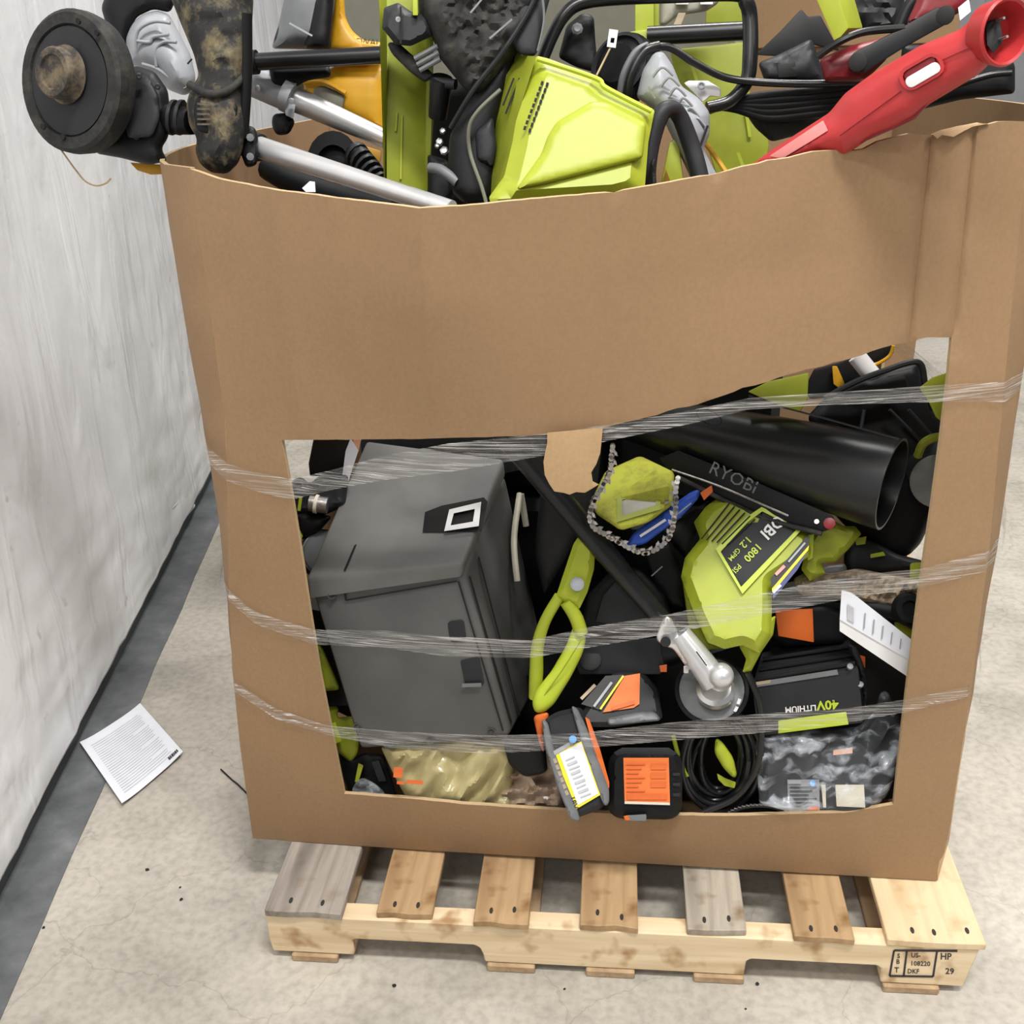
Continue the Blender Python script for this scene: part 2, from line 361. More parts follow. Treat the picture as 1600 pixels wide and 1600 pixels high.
def text(name, s, c, h, ang, Y, mat, parent, lift=.0025, bold=0., wide=1., shear=0, extr=True):
    """flat lettering on the plane Y; c = centre pixel, h = letter height in pixels, ang = reading direction in degrees (clockwise on the photo)"""
    cu = bpy.data.curves.new('t', 'FONT'); cu.body = s; cu.size = 1; cu.align_x = 'CENTER'; cu.align_y = 'CENTER'; cu.offset = bold; cu.resolution_u = 2; cu.shear = shear
    ob = bpy.data.objects.new('t', cu); COL.objects.link(ob); dg = bpy.context.evaluated_depsgraph_get(); me = bpy.data.meshes.new_from_object(ob.evaluated_get(dg))
    bpy.data.objects.remove(ob); bm = bmesh.new(); bm.from_mesh(me); bpy.data.meshes.remove(me); k = h/.7
    ca, sa = math.cos(math.radians(ang)), math.sin(math.radians(ang)); f = plane(Y, [c])
    for v in bm.verts:
        x, y = v.co.x*k*wide, -v.co.y*k; X, Y_ = c[0]+x*ca-y*sa, c[1]+x*sa+y*ca; v.co = W(X, Y_, f(X, Y_)-lift)
    return fin(name, bm, mat, parent)
def interp(pts, x):
    if x <= pts[0][0]: return pts[0][1]
    for (a, b), (c, d) in zip(pts, pts[1:]):
        if x <= c: return b+(d-b)*(x-a)/(c-a)
    return pts[-1][1]
# ================================================================== setting
def boxm(name, lo, hi, mat, parent=None, bv=0., label=None):
    bm = bmesh.new(); bmesh.ops.create_cube(bm, size=1)
    for v in bm.verts: v.co = Vector([(lo[k]+hi[k])/2+v.co[k]*(hi[k]-lo[k]) for k in range(3)])
    bev(bm, bv, 1); return fin(name, bm, mat, parent, False, label)
fl = boxm('floor', (-6, -7, -.1), (14, 30, 0), 'concrete'); fl['kind'] = 'structure'
# the wall runs 8 degrees off the pallet
wa = Z0(2, 1392); wb = Z0(268, 868); wdv = (wb-wa); wdv.z = 0; wdv.normalize(); wn = Vector((wdv.y, -wdv.x, 0))      # wn points into the room
def wp(s, off, z): q = wa+wdv*s+wn*off; return Vector((q.x, q.y, z))
def wallbox(name, off0, off1, z0, z1, mat, s0=-4., s1=30., n=1):
    bm = bmesh.new()
    v = [bm.verts.new(wp(s, o_, z)) for s in (s0, s1) for o_ in (off0, off1) for z in (z0, z1)]
    for f in ((0, 1, 3, 2), (4, 6, 7, 5), (0, 4, 5, 1), (2, 3, 7, 6), (0, 2, 6, 4), (1, 5, 7, 3)): bm.faces.new([v[i] for i in f])
    o = fin(name, bm, mat); o['kind'] = 'structure'; return o
# loose white vinyl facing: a rippled sheet with its lower hem above the base
bm = bmesh.new(); NS, NZ = 220, 110; gv = []
for i in range(NS+1):
    s = -1.2+9.2*i/NS; col_ = []
    for j in range(NZ+1):
        z = .058+3.2*(j/NZ)**1.4
        h = .007*noise.fractal(Vector((s*3.2, z*1.1+s*1.3, 1)), 1, 2, 4)
        rx = abs(noise.noise(Vector((s*2.3+.9*z, z*.7, 4)))); h += .008*max(0, 1-rx*9)
        lowz = max(0, 1-z/.6); h += lowz*.009*noise.fractal(Vector((s*5-z*8, z*14+s*4, 2)), .9, 2, 4)
        near = math.exp(-((s-1.9)/.5)**2); h += near*.006*noise.fractal(Vector((s*10, z*7, 9)), .9, 2, 4)
        if j == 0: z += .006*noise.noise(Vector((s*3, 0, 5)))
        col_.append(bm.verts.new(wp(s, .011+h*min(1, .35+z*1.5), z)))
    gv.append(col_)
for i in range(NS):
    for j in range(NZ): bm.faces.new((gv[i][j], gv[i+1][j], gv[i+1][j+1], gv[i][j+1]))
o = fin('wall_left', bm, 'vinyl_wall', None, True); o['kind'] = 'structure'
md = o.modifiers.new('s', 'SOLIDIFY'); md.thickness = .012; md.offset = -1
bw = boxm('wall_back', (-8, 14, 0), (16, 14.2, 6), 'vinyl_wall'); bw['kind'] = 'structure'
wallbox('baseboard_left', -.012, .004, 0, .14, 'base_paint')
wallbox('wall_left_core', -.16, -.014, 0, 3.6, 'vinyl_wall').name = 'wall_left.001'
# painted strip of floor beside the wall
e0 = Z0(0, 1595); e1 = Z0(306, 900); bm = bmesh.new()
dd = (e1-e0).normalized(); L, Rr = [], []
for i in range(90):
    s = -1.5+i*.1; q = e0+dd*s; q = q+Vector((dd.y, -dd.x, 0))*.006*noise.noise(Vector((s*4, 3, 1))); p = wa+wdv*((q-wa).dot(wdv)); L.append(bm.verts.new((p.x, p.y, .0025))); Rr.append(bm.verts.new((q.x, q.y, .0025)))
for i in range(89): bm.faces.new((L[i], Rr[i], Rr[i+1], L[i+1]))
r_ = bmesh.ops.extrude_face_region(bm, geom=bm.faces[:])
for v in r_['geom']:
    if isinstance(v, bmesh.types.BMVert): v.co.z = -.002
o = fin('trim_1', bm, 'strip_paint'); o['kind'] = 'structure'; o['label'] = 'dark grey painted strip of floor along the wall'
# ================================================================== pallet
PL = T('wooden_pallet', 'worn wooden pallet with notched stringer under the big cardboard box', 'pallet')
def stringer(Y, mat='wood_pale'):
    z0, z1, n1 = .016, .105, .055
    pr = [(0, z0), (.150, z0), (.150, n1-.004), (.156, n1), (.368, n1), (.378, n1-.006), (.383, n1-.02), (.386, z0), (.838, z0), (.840, n1-.006), (.848, n1), (1.058, n1), (1.066, n1-.006), (1.068, z0), (1.205, z0), (1.219, z1), (-.003, z1), (-.004, .045)]
    bm = bmesh.new(); a = [bm.verts.new((x, Y, z)) for x, z in pr]; b = [bm.verts.new((x, Y+.038, z)) for x, z in pr]; n = len(a)
    bm.faces.new(a); bm.faces.new(b[::-1])
    for i in range(n): bm.faces.new((a[i], b[i], b[(i+1) % n], a[(i+1) % n]))
    bmesh.ops.recalc_face_normals(bm, faces=bm.faces); bev(bm, .0025, 1); return fin('stringer', bm, mat, PL)
st0 = stringer(0); stringer(.489); stringer(.978)
def xat(px, Y=0, z=.121):
    d = ray(px, 1440)
    lo, hi = -.3, 1.6
    for _ in range(40):
        m_ = (lo+hi)/2
        if PX(Vector((m_, Y, z)))[0] < px: lo = m_
        else: hi = m_
    return lo
for i, (l, r, lb, rb, mt, front) in enumerate(((414, 534, 436, 556, 'wood_grey', -.004), (587, 674, 600, 690, 'wood_tan', .006), (740, 826, 753, 832, 'wood_tan', -.006), (906, 997, 908, 995, 'wood_tan', -.002), (1074, 1167, 1066, 1158, 'wood_grey2', .002), (1241, 1335, 1230, 1317, 'wood_tan', -.004), (1387, 1541, 1369, 1500, 'wood_pale_y', -.003))):
    xl, xr = xat(l), xat(r); bm = bmesh.new(); pts = []
    ragged = [0, .3, .62, 1.]
    for f_ in ragged: pts.append((xl+(xr-xl)*f_, front+random.uniform(-.003, .003)))
    pts += [(xr, 1.016), (xl, 1.016)]
    a = [bm.verts.new((x, y, .1052)) for x, y in pts]; b = [bm.verts.new((x, y, .1195+(.001 if i in (0,) else 0))) for x, y in pts]; n = len(a)
    bm.faces.new(a); bm.faces.new(b)
    for k in range(n): bm.faces.new((a[k], a[(k+1) % n], b[(k+1) % n], b[k]))
    bmesh.ops.recalc_face_normals(bm, faces=bm.faces); bev(bm, .0015, 1); bd = fin('deck_board', bm, mt, PL)
    if i == 0: bd['label'] = 'grey weathered end board'
    for fx in ((.3, .72) if i < 6 else (.28, .5, .85)):
        bm = bmesh.new(); sx = .004; cx = xl+(xr-xl)*fx; cy = front+.022+random.uniform(-.006, .008)
        ring = [bm.verts.new((cx+sx*math.cos(k*math.pi/4)*.8, cy+sx*1.7*math.sin(k*math.pi/4), .1212+(.001 if i == 0 else 0))) for k in range(8)]
        bm.faces.new(ring); ex = bmesh.ops.extrude_face_region(bm, geom=bm.faces[:])
        for v in ex['geom']:
            if isinstance(v, bmesh.types.BMVert): v.co.z -= .003
        fin('nail', bm, 'nail', bd)
for (a, b_) in ((.035, .12), (.39, .475), (.565, .65), (.752, .838), (1.072, 1.165)):
    boxm('bottom_board', (a, -.006, 0), (b_, 1.02, .0155), 'wood_dark', PL, .002)
# stamp burned into the stringer
sp_ = lambda x, y: 0
def st_line(a, b, w=1.6):
    d = Vector((b[0]-a[0], b[1]-a[1])).normalized(); n = Vector((-d.y, d.x))*w; q = [(a[0]+n.x, a[1]+n.y), (b[0]+n.x, b[1]+n.y), (b[0]-n.x, b[1]-n.y), (a[0]-n.x, a[1]-n.y)]
    decal('stamp_line', q, sp_, 'ink', st0, .0002, .0006)
for a, b in (((1397, 1485), (1496, 1486)), ((1397, 1485), (1390, 1525)), ((1390, 1525), (1458, 1526)), ((1464, 1487), (1458, 1526)), ((1417, 1486), (1412, 1525))): st_line(a, b)
for s, c, h, w in (('US-', (1431, 1493), 7, 1.), ('108220', (1438, 1506), 7, 1.05), ('DKF', (1427, 1518), 7, 1.), ('HP', (1478, 1495), 10, 1.), ('S', (1404, 1494), 7, 1.), ('B', (1403, 1503), 7, 1), ('T', (1401, 1516), 8, 1), ('29', (1484, 1518), 9, 1.1)):
    text('stamp_text', s, c, h, 1.5, sp_, 'ink', st0, .0006, .02, w)
# ================================================================== cardboard box
LFOLD = [(297, 262), (314, 387), (333, 512), (353, 669), (355, 750), (357, 900), (363, 1045), (375, 1165), (395, 1310)]
RFOLD = [(1602, 190), (1600, 287), (1586, 425), (1573, 562), (1560, 700), (1544, 875), (1531, 962), (1518, 1080), (1483, 1312), (1465, 1376)]
RIM = [(297, 264), (340, 279), (430, 297), (540, 311), (655, 325), (720, 322), (800, 314), (960, 300), (1110, 273), (1160, 262), (1185, 257), (1200, 252), (1250, 243), (1290, 236), (1350, 232), (1372, 221), (1400, 213), (1440, 209), (1456, 209), (1470, 203), (1500, 198), (1560, 192), (1602, 190)]
BOT = [(395, 1310), (640, 1327), (920, 1344), (1190, 1360), (1465, 1376)]
WIN = [(440, 688), (640, 686), (760, 683), (848, 680), (945, 668), (1010, 652), (1090, 630), (1160, 607), (1200, 597), (1260, 578), (1330, 558), (1395, 540), (1420, 535), (1448, 527), (1487, 527), (1482, 590), (1470, 690), (1455, 800), (1440, 900), (1420, 1050), (1410, 1130), (1396, 1257), (1320, 1270), (1140, 1275), (980, 1273), (870, 1266), (720, 1256), (640, 1248), (538, 1240), (520, 1150), (500, 1050), (482, 940), (470, 860), (455, 770)]
sw = lambda l: [(b, a) for a, b in l]
def uv(x, y):
    xl, xr = interp(sw(LFOLD), y), interp(sw(RFOLD), y); yt, yb = interp(RIM, x), interp(BOT, x)
    return max(-.05, min(1.05, (x-xl)/(xr-xl))), max(0, min(1.02, (yb-y)/(yb-yt)))
YTOP = [(0, .135), (.035, .115), (.10, .08), (.275, .010), (.50, .036), (.63, .062), (.88, .112), (1., .165)]
CREASE = [((1455, 210), (1421, 533)), ((1521, 200), (1490, 528))]
def YF(x, y):
    u, v = uv(x, y); yb = .170-.034*u-.012*math.sin(math.pi*min(1, max(0, u))); yt = interp(YTOP, u); g = v**.6
    yt_s = .135+.03*u-.12*math.sin(math.pi*max(0, min(1, u)))**.8            # smooth bulge lower down, creased at the rim
    w = max(0, min(1, (v-.45)/.4)); Yv = yb+((yt*w+yt_s*(1-w))-yb)*g
    Yv += .003*noise.noise(Vector((x/160, y/300, 3)))
    for (a, b) in CREASE:
        if y < 545:
            f = (y-a[1])/(b[1]-a[1]); cx = a[0]+(b[0]-a[0])*f; Yv += .007*math.exp(-((x-cx)/5.5)**2)
    for l_ in FOLDS:
        if l_[0][1]-10 < y < l_[-1][1]+10: Yv -= .0022*math.exp(-((x-interp([(b, a) for a, b in l_], y))/5)**2)
    return Yv
FOLDS = [[(656, 332), (664, 500), (672, 676)], [(430, 304), (448, 500), (474, 678)], [(527, 314), (550, 560)], [(965, 306), (968, 400), (975, 655)], [(1118, 276), (1108, 440), (1095, 620)], [(918, 1284), (921, 1345)]]
rimj = []
for p in dense(RIM, 14, False): rimj.append((p[0], p[1]+(random.uniform(-2.5, 2.5) if p[0] > 1150 and p[0] < 1590 else random.uniform(-.5, .5))))
outer = rimj+dense(RFOLD, 30, False)[1:]+dense(BOT[::-1], 30, False)[1:]+dense(LFOLD[::-1], 30, False)[1:-1]
winj = [(p[0], p[1]+(random.uniform(-2, 2) if 1000 < p[0] < 1400 and p[1] < 660 else random.uniform(-.4, .4))) for p in dense(WIN, 14)]
lines = [dense([(656, 332), (664, 500), (672, 676)], 25, False), dense([(430, 304), (448, 500), (474, 678)], 25, False), dense([(527, 314), (550, 560)], 25, False), dense([(965, 306), (968, 400), (975, 655)], 25, False), dense([(1118, 276), (1108, 440), (1095, 620)], 25, False), dense([(918, 1345), (921, 1284)], 20, False)]
for (a, b) in CREASE:
    for k in (-11, -5.5, 0, 5.5, 11):
        lines.append(dense([(a[0]+k, a[1]+8), (b[0]+k, b[1]-7)], 22, False))
def sheet(name, bm, tow, parent, mat='card', mat2='card_edge', th=.007):
    """board of real thickness growing away from tow, cut edges in their own paler material"""
    bmesh.ops.recalc_face_normals(bm, faces=bm.faces); bm.normal_update()
    if sum(f.normal.dot(tow)*f.calc_area() for f in bm.faces) < 0:
        bmesh.ops.reverse_faces(bm, faces=bm.faces); bm.normal_update()
    F0 = list(bm.faces); V0 = list(bm.verts); E0 = [(e.verts[0], e.verts[1], e.link_faces[0]) for e in bm.edges if len(e.link_faces) == 1]
    B = {q: bm.verts.new(q.co-q.normal*th) for q in V0}
    for f in F0: bm.faces.new([B[q] for q in reversed(f.verts)])
    for a, b, f in E0: g_ = bm.faces.new((a, b, B[b], B[a])); g_.material_index = 1
    return fin(name, bm, mat, parent, True, mat2=mat2)
BX = T('cardboard_box', 'huge open kraft cardboard box with a window cut in its front', 'box')
v, fs = cdt(outer, [winj], lines, 24); bm = bmesh.new()
vv = [bm.verts.new(W(p.x, p.y, YF(p.x, p.y))) for p in v]
for t_ in fs: bm.faces.new([vv[i] for i in t_])
for q in [q for q in bm.verts if not q.link_faces]: bm.verts.remove(q)
fp = sheet('front_panel', bm, Vector((0, -1, 0)), BX)
LF3 = [W(x, y, YF(x, y)) for x, y in LFOLD]; RF3 = [W(x, y, YF(x, y)) for x, y in RFOLD]
def fold_at(F3, z):
    q = sorted((p.z, p.x, p.y) for p in F3); return interp([(a, b) for a, b, c in q], z), interp([(a, c) for a, b, c in q], z)
YB = 1.15
def XS(side, Y, z):
    F3 = LF3 if side < 0 else RF3; xc, yc = fold_at(F3, z); t = (Y-yc)/(YB-yc); xb = -.05 if side < 0 else 1.20
    if side < 0: b = interp([(.12, 0.), (.45, .02), (.75, .06), (.95, .105), (1.1, .115), (1.36, .115)], z)
    else: b = interp([(.12, .0), (.4, .03), (.8, .065), (1.1, .085), (1.4, .11)], z)
    return xc+(xb-xc)*t+side*b*math.sin(math.pi*max(0, min(1, t))**.62)
def side_panel(side):
    F3 = LF3 if side < 0 else RF3; zt = F3[0].z; zb = min(p.z for p in F3)
    outer = []
    hole = [(.27, .36), (.52, .33), (.88, .36), (.90, .70), (.86, .80), (.5, .78), (.29, .74)] if side < 0 else [(.20, .30), (.5, .28), (.88, .31), (.9, .76), (.6, .80), (.22, .78)]
    O = dense([(0, 0), (1, 0), (1, 1), (0, 1)], .05); H = dense(hole, .04); vs, fs = cdt(O, [H], [], .045); bm = bmesh.new(); V = []
    for p in vs:
        z = zb+(zt-zb)*p.y - (.03*p.x*p.y if side > 0 else .02*p.x*p.y); xc, yc = fold_at(F3, z); Y = yc+(YB-yc)*p.x
        if side < 0 and p.y > .999: z += .004*noise.noise(Vector((p.x*20, 0, 0)))
        V.append(bm.verts.new((XS(side, Y, z), Y, z)))
    for t_ in fs: bm.faces.new([V[i] for i in t_])
    for q in [q for q in bm.verts if not q.link_faces]: bm.verts.remove(q)
    sheet('side_panel', bm, Vector((side, 0, 0)), BX)
side_panel(-1); side_panel(1)
bm = bmesh.new(); g = []
for i in range(31):
    c_ = []
    for j in range(13):
        u = i/30; z = .122+(1.335-.122)*j/12+(.03*u*(j/12)); xl, xr = XS(-1, YB, z), XS(1, YB, z)
        c_.append(bm.verts.new((xl+(xr-xl)*u, YB+.03*math.sin(math.pi*u)*j/12, z)))
    g.append(c_)
for i in range(30):
    for j in range(12): bm.faces.new((g[i][j], g[i+1][j], g[i+1][j+1], g[i][j+1]))
sheet('back_panel', bm, Vector((0, 1, 0)), BX)
bm = bmesh.new(); bmesh.ops.create_cube(bm, size=1)
for q in bm.verts: q.co = Vector((.565+q.co.x*1.2, .655+q.co.y*.96, .1265+q.co.z*.008))
fin('bottom_panel', bm, 'card', BX)
# torn tongue of board hanging into the window, torn rim
tg = P(YF(895, 672)-.014, 895, 672, 0, -.00012)
slab('torn_tongue', [(855, 676), (900, 672), (942, 668), (940, 690), (938, 708), (932, 725), (924, 738), (926, 752), (936, 757), (926, 763), (914, 770), (900, 769), (890, 773), (880, 770), (866, 768), (858, 756), (851, 742), (849, 722), (852, 705), (855, 692)], tg, .006, 'card_torn', BX, 1, label='torn tongue of kraft board hanging into the window')
slab('torn_rim', [(1456, 209), (1465, 217), (1472, 211), (1490, 214), (1506, 205), (1520, 198), (1546, 193), (1520, 194), (1496, 197), (1470, 203)], P(YF(1500, 205)-.008, 1500, 205, .0002, -.0008), .006, 'card_torn', BX, 1, label='pale torn strip of board at the rim')
# ================================================================== stretch wrap
WR = [None]
def wrap(name, label, top, bot, zl, zr, n=90):
    bm = bmesh.new(); rows = []
    x0, x1 = top[0][0], top[-1][0]
    def add(pts): rows.append([bm.verts.new(p) for p in pts])
    K = 6
    def side(s):
        out = []
        x = x0 if s < 0 else x1; F3 = LF3 if s < 0 else RF3
        a = W(x, interp(top, x), YF(x, interp(top, x))-.007); b = W(x, interp(bot, x), YF(x, interp(bot, x))-.007)
        for i in range(1, 22):
            f = i/21; row = []
            for k in range(K+1):
                zc = a.z+(b.z-a.z)*k/K; dz = (zl if s < 0 else zr)*min(1, f*2.2); z = zc+dz; xc, yc = fold_at(F3, z); Y = yc+(YB-yc)*f*.97; row.append(Vector((XS(s, Y, z)+s*.008, Y, z)))
            out.append(row)
        return out
    for r_ in side(-1)[::-1]: add(r_)
    for i in range(n+1):
        x = x0+(x1-x0)*i/n; yt, yb = interp(top, x), interp(bot, x); row = []
        for k in range(K+1):
            y = yt+(yb-yt)*k/K; row.append(W(x, y, YF(x, y)-.0075-.0035*noise.noise(Vector((x/70, k*.9, zl*50)))))
        add(row)
    for r_ in side(1): add(r_)
    for a, b in zip(rows, rows[1:]):
        for k in range(K): bm.faces.new((a[k], a[k+1], b[k+1], b[k]))
    return tag(fin(name, bm, 'wrap', None, True), label, 'plastic wrap')
wrap('stretch_wrap', 'clear stretch wrap band crossing the top of the box window', [(326, 700), (355, 724), (400, 738), (455, 749), (520, 734), (600, 712), (700, 693), (850, 678), (945, 664), (1080, 641), (1170, 622), (1260, 616), (1380, 608), (1480, 601), (1570, 597)],
     [(326, 724), (355, 752), (400, 768), (455, 781), (520, 765), (600, 750), (700, 738), (850, 712), (945, 690), (1080, 662), (1170, 640), (1260, 634), (1380, 630), (1480, 628), (1570, 628)], .05, .03)
wrap('stretch_wrap', 'clear stretch wrap band across the grey case and pressure washer', [(357, 921), (400, 957), (490, 984), (600, 985), (700, 995), (830, 1000), (920, 980), (1040, 961), (1200, 925), (1320, 900), (1440, 889), (1540, 862)],
     [(357, 938), (400, 976), (490, 1007), (600, 1012), (700, 1026), (830, 1028), (920, 1012), (1040, 991), (1200, 960), (1320, 936), (1440, 918), (1540, 893)], .05, .09)
wrap('stretch_wrap', 'lowest clear stretch wrap band across batteries and cord', [(366, 1064), (430, 1107), (512, 1134), (620, 1143), (760, 1149), (900, 1146), (1040, 1130), (1180, 1116), (1330, 1106), (1420, 1092), (1512, 1073)],
     [(366, 1080), (430, 1123), (512, 1149), (620, 1170), (760, 1178), (900, 1170), (1040, 1158), (1180, 1146), (1330, 1128), (1420, 1112), (1512, 1089)], .05, .09)
# ================================================================== floor bits
lf = [Z0(126, 1165), Z0(220, 1104), Z0(287, 1181), Z0(192, 1262)]
bm = bmesh.new(); NU = 10; gr = []
for i in range(NU+1):
    for j in range(NU+1):
        u, w_ = i/NU, j/NU; p = lf[0]*(1-u)*(1-w_)+lf[1]*u*(1-w_)+lf[2]*u*w_+lf[3]*(1-u)*w_; p.z = .004+.006*(abs(u-.5)*2)**3+.002*w_; gr.append(bm.verts.new(p))
for i in range(NU):
    for j in range(NU): bm.faces.new((gr[i*(NU+1)+j], gr[(i+1)*(NU+1)+j], gr[(i+1)*(NU+1)+j+1], gr[i*(NU+1)+j+1]))
ex = bmesh.ops.extrude_face_region(bm, geom=bm.faces[:])
for q in ex['geom']:
    if isinstance(q, bmesh.types.BMVert): q.co.z += .0006
LEAF = fin('leaflet', bm, 'paper', None, True); tag(LEAF, 'white printed leaflet lying on the floor across the painted strip', 'leaflet')
def leafpt(u, w_):
    p = lf[0]*(1-u)*(1-w_)+lf[1]*u*(1-w_)+lf[2]*u*w_+lf[3]*(1-u)*w_; p.z = .0052+.006*(abs(u-.5)*2)**3+.002*w_; return p
bm = bmesh.new()
for k in range(24):
    w_ = .12+k*.034
    a = .1; b_ = .9-(.25 if k in (6, 13, 19) else 0)-.04*random.random()
    prev = None
    for i in range(13):
        u = a+(b_-a)*i/12; q = (bm.verts.new(leafpt(u, w_)), bm.verts.new(leafpt(u, w_+.011)))
        if prev: bm.faces.new((prev[0], q[0], q[1], prev[1]))
        prev = q
fin('print_line', bm, 'print_grey', LEAF)['kind'] = 'stuff'
bm = bmesh.new()
for (u0, u1) in ((.80, .825), (.83, .85), (.857, .885), (.89, .905), (.91, .935), (.94, .96)):
    q = [bm.verts.new(leafpt(u, w_)+Vector((0, 0, .0006))) for u, w_ in ((u0, .915), (u1, .915), (u1, .955), (u0, .955))]; bm.faces.new(q)
fin('print_mark', bm, 'print', LEAF)
def chip(x, y, r, label, mat='rubber'):
    bm = bmesh.new(); bmesh.ops.create_icosphere(bm, subdivisions=1, radius=1); c = Z0(x, y)
    for q in bm.verts: q.co = Vector((c.x+q.co.x*r*random.uniform(.6, 1.3), c.y+q.co.y*r*random.uniform(.6, 1.3), .0004+(q.co.z+1)*r*.3))
    tag(fin('debris_chip', bm, mat), label, 'debris', 'dark chips of debris on the concrete')
for x, y, r in ((230, 1360, .005), (283, 1406, .004), (282, 1387, .003), (616, 1541, .004), (1183, 1538, .004), (1165, 1577, .0025), (882, 1546, .0025), (68, 1450, .0035)): chip(x, y, r, 'tiny dark chip of debris on bare concrete')
bm = bmesh.new(); sweep(bm, crom([Z0(345, 1202, .003), Z0(362, 1218, .002), Z0(372, 1226, .003), Z0(386, 1240, .002)], 4), .0018, 6); tag(fin('twig', bm, 'rubber', None, True), 'thin dark twig on the concrete beside the box corner', 'twig')
# ================================================================== contents
def PT(*pts):                                       # exact plane through three (px,py,Y) points
    a, b, c = [W(*p) for p in pts]; n = (b-a).cross(c-a)
    def f(x, y):
        d = ray(x, y); return CAM.y+d.y*((a-CAM).dot(n)/d.dot(n))
    return f
def ringslab(name, outer, inner, Y, d, mat, parent, label=None):
    f = plane(Y, outer); bm = bmesh.new(); k = len(outer); A = [W(*p, f(*p)) for p in outer]; B = [W(*p, f(*p)) for p in inner]; c = sum(A, Vector())/k; e = (c-CAM).normalized()*d
    v = [[bm.verts.new(p) for p in A], [bm.verts.new(p) for p in B], [bm.verts.new(p+e) for p in B], [bm.verts.new(p+e) for p in A]]
    for q in range(4):
        a, b = v[q], v[(q+1) % 4]
        for i in range(k): bm.faces.new((a[i], a[(i+1) % k], b[(i+1) % k], b[i]))
    return fin(name, bm, mat, parent, False, label)
def line(name, a, b, w, Y, mat, parent, lift=.001):
    d = Vector((b[0]-a[0], b[1]-a[1])).normalized(); n = Vector((-d.y, d.x))*w/2
    return decal(name, [(a[0]+n.x, a[1]+n.y), (b[0]+n.x, b[1]+n.y), (b[0]-n.x, b[1]-n.y), (a[0]-n.x, a[1]-n.y)], Y, mat, parent, lift, .0015)
def one(o, label, cat, group=None): return tag(o, label, cat, group)
plas('pink', (.72, .25, .24), .35); plas('hole', (.006, .006, .006), .8); plas('lime_bright', (.42, .51, .035), .4, .03)
LIFT = .003
# ---------------------------------------------------------------- black filler added deep in the box to darken its gaps
for lo, hi, lab in (((.16, .64, .133), (.60, 1.06, .62), 'added black filler case lying deep in the box behind the grey case'), ((.62, .60, .133), (1.02, 1.06, .60), 'added black filler case lying deep in the box behind the pressure washer'),
                    ((.20, .66, .63), (.58, 1.04, 1.02), 'added dark upper filler case deep in the box behind the white latch'), ((.60, .66, .61), (.93, 1.04, 1.0), 'added dark upper filler case deep in the box behind the blower tube')):
    boxm('filler_case', lo, hi, 'black', None, .02); tag(bpy.data.objects[-1] if False else COL.objects[-1], lab, 'tool case')  # added filler boxes, a dark background for the pile
one(puff('filler_engine', [(660, 150), (790, 90), (800, 330), (650, 330)], .46, .1, 'black', None, .02, 20), 'black filler shape darkening the gap under the grimy engine', 'filler')  # added black filler hiding the brown board behind the engine
one(slab('filler_corner', [(478, 950), (640, 980), (780, 1000), (780, 1150), (560, 1130), (496, 1100)], P(.47, 560, 1100, 0, 0), .08, 'rubber', None, 8, ext=(0, .1, 0)), 'matt black filler darkening the gap behind the lime green drill', 'bag')  # added black filler so the lower corner reads dark
# ---------------------------------------------------------------- string trimmer hanging over the corner
A = T('string_trimmer', 'muddy black string trimmer head with round spool over the box corner', 'trimmer')
ax = (-.72, .16, .67)
sc_ = lathe('spool_cover', (113, 128, .26), ax, [(88, -34), (104, -28), (107, -10), (106, 4), (100, 9), (84, 9), (82, 4), (40, 4), (0, 4)], 'grime', A, 48)
lathe('cover_plate', (113, 128, .26), ax, [(80, 4), (80, 7), (60, 9), (30, 11), (0, 11)], 'charcoal', sc_, 48)
kn = lathe('bump_knob', (108, 118, .255), ax, [(44, 8), (42, 12), (39, 16), (38, 30), (35, 34), (26, 34), (24, 30), (0, 30)], 'mud_light', A, 24)
for x, y in ((122, 33), (151, 51), (67, 198), (98, 214)): lathe('rim_slot', (x, y, .237), ax, [(5, -2), (5, 1), (0, 1)], 'hole', sc_, 8)
gh = puff('gear_housing', [(180, 108), (215, 103), (242, 112), (262, 140), (267, 180), (263, 215), (252, 232), (262, 252), (232, 258), (190, 247), (150, 240), (140, 215), (160, 170)], .30, .07, 'black', A, .03, 22)
puff('side_plate', [(192, 118), (232, 118), (248, 150), (250, 185), (238, 214), (200, 216), (190, 170)], .268, .01, 'charcoal', gh, .006, 10)
for x, y in ((217, 119), (213, 213), (246, 135)): lathe('screw', (x, y, .258), (0, .1, 1), [(5, -3), (5, 2), (3, 3), (0, 2)], 'charcoal', gh, 10)
tube('neck', [(250, 185, .30), (300, 190, .28)], [24, 20], 'black', A)
for x in (268, 280): tube('neck_rib', [(x, 183, .29), (x+5, 184, .29)], 27, 'charcoal', A)
slab('yellow_guard', [(203, 254), (266, 258), (266, 272), (236, 273), (214, 266)], .32, .03, 'yellow', A, 2)
tube('cutting_line', [(94, 232, .25), (106, 249, .25), (120, 268, .25), (133, 283, .25), (149, 290, .25), (164, 287, .25), (173, 279, .25)], 1.4, 'string', A, 6)
